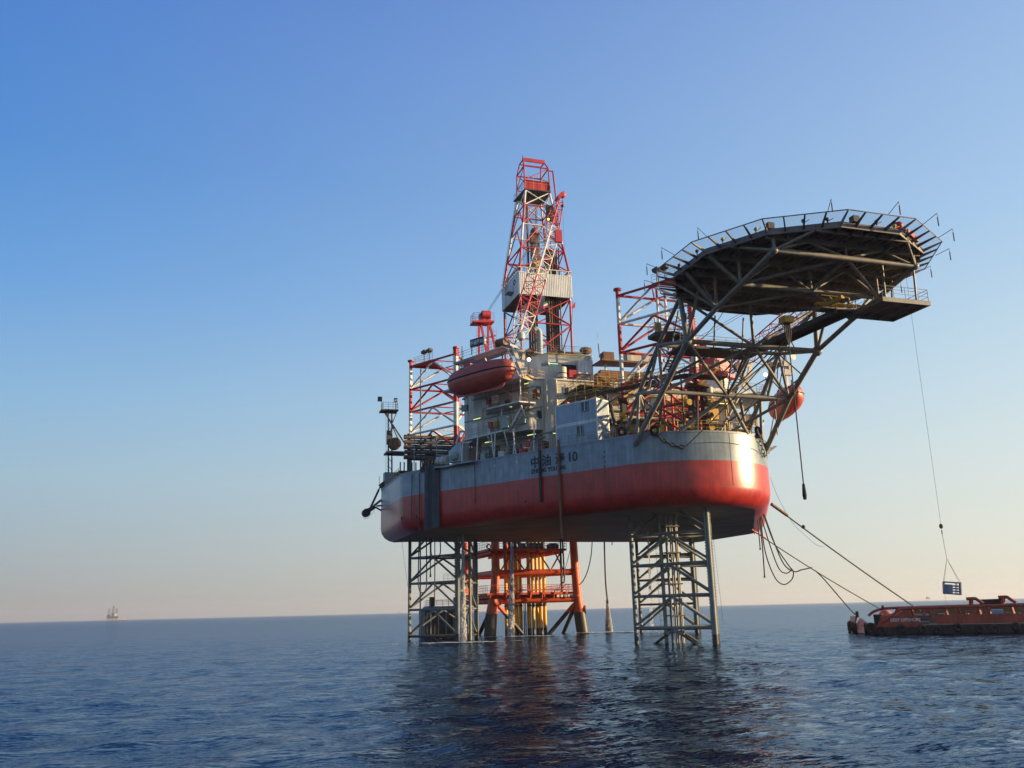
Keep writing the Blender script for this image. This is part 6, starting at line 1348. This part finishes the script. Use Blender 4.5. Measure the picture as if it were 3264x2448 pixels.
for nm, ((x0, y0, b), (x1, y1, _)), mt in cargo:
    p, q = at_b(x0, y0, b), at_b(x1, y1, b); a0, a1 = (p - VO).dot(E1), (q - VO).dot(E1)
    t = thing(nm.replace(' ', '_').replace('-', '_'), f'{nm} lying on the deck of the orange vessel', 'deck cargo', VP((a0 + a1) / 2, b, 1.06), 'cargo on the vessel deck')
    if 'pipes' in nm:
        for k in range(9): MB().tube(VP(a0, b + (k % 3) * .45, 1.3 + (k // 3) * .42), VP(a1, b + (k % 3) * .45, 1.3 + (k // 3) * .42), .19, 8).out('pipe', 'pipe' if k % 2 else 'gry', t)
    elif 'frame' in nm:
        for a in (a0, (a0 + a1) / 2, a1):
            for bb in (b, b + 2): MB().beam(VP(a, bb, 1.06), VP(a, bb, p.z), .2, .2).out('post', mt, t)
        for bb in (b, b + 2):
            for z in (1.2, p.z): MB().beam(VP(a0, bb, z), VP(a1, bb, z), .2, .2).out('bar', mt, t)
        MB().obox(VP((a0 + a1) / 2, b + 1, 1.6), E1 * (a1 - a0) * .4, E2 * .8, Z * .5).out('load', 'dark', t)
    elif 'tank' in nm:
        MB().tube(VP(a0, b, 1.9), VP(a1, b, 1.9), .8, 16).out('tank_shell', mt, t)
        for a in (a0 + .3, a1 - .3): MB().obox(VP(a, b, 1.2), E1 * .1, E2 * .7, Z * .2).out('saddle', 'dark', t)
    elif 'winch' in nm:
        MB().tube(VP((a0 + a1) / 2, b, 2.0), VP((a0 + a1) / 2, b + 2.2, 2.0), .7, 16).out('drum', mt, t)
        for bb in (b, b + 2.2): MB().obox(VP((a0 + a1) / 2, bb, 1.8), E1 * .9, E2 * .08, Z * .8).out('side_frame', 'ship', t)
    else:
        MB().obox(VP((a0 + a1) / 2, b, (p.z + 1.06) / 2), E1 * (a1 - a0) / 2, E2 * .8, Z * (p.z - 1.06) / 2).out('crate_body', mt, t)
        for k in range(4): MB().beam(VP(a0 + (a1 - a0) * k / 3, b - .84, 1.06), VP(a0 + (a1 - a0) * k / 3, b - .84, p.z), .1, .08).out('batten', 'dark', t)
# lines from the rig to the vessel
h1 = V(-1.2 + 11 * math.cos(R(62)), 11 * math.sin(R(62)), 0); h1 = at_s(2459, 1607, 2.5); h2 = at_s(2396, 1688, -6.0)
w1, w2 = at_b(2965, 1968, 6), at_b(2806, 1941, 12.8)
t = rope('upper of two heavy mooring lines running from the bow down to the orange vessel', sag(h1, w1, .25), .085)
MB().tube(h1, h1.lerp(w1, .09), .2, 10).out('chafe_sleeve', 'brown', t); MB().ball(h1.lerp(w1, .185), .24, 8, 6).out('shackle', 'black', t)
t = rope('lower of two mooring lines running from the hull bottom to the vessel stern', sag(h2, w2, .3), .07)
MB().tube(h2, h2.lerp(w2, .10), .13, 8).out('chafe_sleeve', 'red', t)
pm = h2.lerp(w2, .47) - Z * .25
w3 = VP(-1.8, 12.0, 2.4)
hose('loose hose drooping from the lower mooring line to the vessel stern', spline([pm, at_s(2630, 1850, (pm.x * .7 + w3.x * .3)), at_s(2690, 1920, (pm.x * .35 + w3.x * .65)), at_s(2722, 1955, w3.x), w3], 6), .085, 'rope', None, 'transfer_hose', 'transfer hoses between rig and vessel')
HP = -3.0
for lb, pts, r_, en in (
        ('short straight hose end in the bunch right of the hull', [(2416, 1655), (2419, 1700), (2423, 1747)], .07, .2),
        ('longest straight hose with a flanged end in the bunch right of the hull', [(2420, 1650), (2430, 1740), (2437, 1836)], .08, .2),
        ('widest hanging hose loop in the bunch right of the hull', [(2424, 1648), (2439, 1758), (2469, 1839), (2498, 1863), (2524, 1847), (2529, 1823), (2521, 1812)], .075, None),
        ('narrow hanging hose loop in the bunch right of the hull', [(2426, 1646), (2450, 1725), (2481, 1809), (2505, 1827), (2524, 1817)], .075, None),
        ('nearly straight hose joining the loops right of the hull', [(2432, 1636), (2469, 1733), (2513, 1801), (2524, 1814)], .075, None),
        ('hose running along to the lower mooring line from the bunch right of the hull', [(2435, 1638), (2491, 1785), (2529, 1821), (2556, 1816), (2588, 1809)], .08, None),
        ('thin stub of hose nearest the hull in the bunch right of the hull', [(2402, 1672), (2405, 1703)], .05, None)):
    hose(lb, spline([at_s(x, y, HP) for x, y in pts], 6), r_, 'rope', en, 'transfer_hose', 'transfer hoses between rig and vessel')
rope('very thin slack line beside the upper mooring line', spline([at_s(x, y, 2.0) for x, y in ((2455, 1520), (2480, 1585), (2525, 1665), (2560, 1700), (2600, 1735), (2625, 1743))], 6), .02)
rope('thin straight line dropping to the sea right of the bow leg', [at_s(2273, 1712, 0), at_s(2292, 1870, 0), at_s(2306, 1990, 0)], .018)
rope('thin straight line dropping to the sea left of the left leg', [at_s(1280, 1716, -36), at_s(1290, 1800, -36), at_s(1300, 1870, -36)], .018)

# ================================================================== far away
def far_rig():
    D = 4500.0; d = ray(357, 1978); d.z = 0; d.normalize(); c = CAMP + d * D; c.z = 0; sx = V(-d.y, d.x, 0) * -1
    root = thing('distant_rig', 'distant jack-up rig on the horizon at the left, pale in the haze', 'distant rig', c)
    P = lambda x, y, z: c + sx * x + d * y + Z * z
    m = MB(); m.slab([P(-24, -15, 11), P(24, -15, 11), P(24, 15, 11), P(-24, 15, 11)], Z, 9); m.out('rig_hull', 'dark', root)
    for x, y in ((-15, -6), (16, -6), (0, 12)):
        m = MB()
        for ox, oy in ((-4, 0), (4, 0), (0, 5)): m.tube(P(x + ox, y + oy, -2), P(x + ox, y + oy, 52 if y < 0 else 12), .6, 5)
        for z in range(0, 52, 6): m.tube(P(x - 4, y, z), P(x + 4, y, z + 6), .35, 4); m.tube(P(x + 4, y, z), P(x - 4, y, z + 6), .35, 4)
        m.out('rig_column', 'dark', root)
    m = MB()
    for k in (-1, 1):
        for j in (-1, 1): m.tube(P(2 + 6 * k, 6 * j, 26), P(2 + 2 * k, 2 * j, 60), .6, 5)
    for z in range(26, 60, 5): w = 6 - 4 * (z - 26) / 34; m.tube(P(2 - w, 0, z), P(2 + w, 0, z + 5), .5, 4); m.tube(P(2 + w, 0, z), P(2 - w, 0, z + 5), .5, 4)
    m.slab([P(-1.5, -2, 60), P(5.5, -2, 60), P(5.5, 2, 60), P(-1.5, 2, 60)], Z, 4); m.out('derrick', 'brown', root)
    m = MB(); m.slab([P(8, -12, 20), P(20, -12, 20), P(20, 10, 20), P(8, 10, 20)], Z, 11); m.out('accommodation', 'white', root)
    m = MB(); m.slab([P(-4, -12, 20), P(6, -12, 20), P(6, 10, 20), P(-4, 10, 20)], Z, 13); m.out('machinery_house', 'dark', root)
    m = MB(); m.slab([P(-22, -13, 20), P(-8, -13, 20), P(-8, 10, 20), P(-22, 10, 20)], Z, 6); m.out('machinery_house', 'dark', root)
    t = thing('distant_vessel', 'tiny distant vessel with a white bridge beside the distant rig', 'distant ship', P(44, -40, 0))
    m = MB(); m.slab([P(24, -46, -1), P(60, -46, -1), P(62, -46, 3.4), P(23, -46, 2)], d, 10); m.out('ship_hull', 'dark', t)
    m = MB(); m.slab([P(48, -44, 3), P(59, -44, 3), P(57, -44, 8), P(51, -44, 8)], d, 7); m.out('bridge', 'white', t)
    m = MB(); m.slab([P(30, -44, 2), P(40, -44, 2), P(39, -44, 3.6), P(31, -44, 3.6)], d, 5); m.out('deck_load', 'grn', t)
far_rig()
def far_platform(label, x, y, D, s_):
    d = ray(x, y); d.z = 0; d.normalize(); c = CAMP + d * D; c.z = 0; sx = V(d.y, -d.x, 0)
    t = thing('distant_platform', label, 'distant platform', c, 'tiny platforms on the horizon')
    P = lambda a, b, z: c + sx * a * s_ + d * b * s_ + Z * z * s_
    m = MB()
    for a in (-8, 8):
        for b in (-6, 6): m.tube(P(a, b, -2), P(a, b, 14), 1.0, 6)
    m.out('support', 'gry', t)
    m = MB(); m.slab([P(-12, -8, 14), P(12, -8, 14), P(12, 8, 14), P(-12, 8, 14)], Z, 8 * s_); m.out('platform_deck', 'gry', t)
    m = MB(); m.slab([P(-8, -6, 22), P(2, -6, 22), P(2, 6, 22), P(-8, 6, 22)], Z, 6 * s_); m.out('house', 'white', t)
far_platform('tiny hazy platform on the horizon behind the cargo basket', 2958, 1914, 6500, 1.0)
far_platform('tiny speck of a platform on the horizon just left of the left leg', 1272, 1954, 7000, .55)

# ================================================================== haze over the water, sky left outside
hz = MB(); cx, cy = 40, 0; RR = 9000
hz.box((cx - RR, cy - RR, -1.0), (cx + RR, cy + RR, 95))
mh = bpy.data.materials.new('haze_air'); mh.use_nodes = True; th = mh.node_tree; th.nodes.clear()
vo = th.nodes.new('ShaderNodeVolumePrincipled'); mo = th.nodes.new('ShaderNodeOutputMaterial'); th.links.new(vo.outputs[0], mo.inputs['Volume'])
vo.inputs['Color'].default_value = (.93, .93, .95, 1); vo.inputs['Density'].default_value = .00008; vo.inputs['Anisotropy'].default_value = .3
h = hz.out('haze', mh); h['kind'] = 'stuff'; tag(h, 'thin pale haze over the sea', 'haze', None, 'stuff')
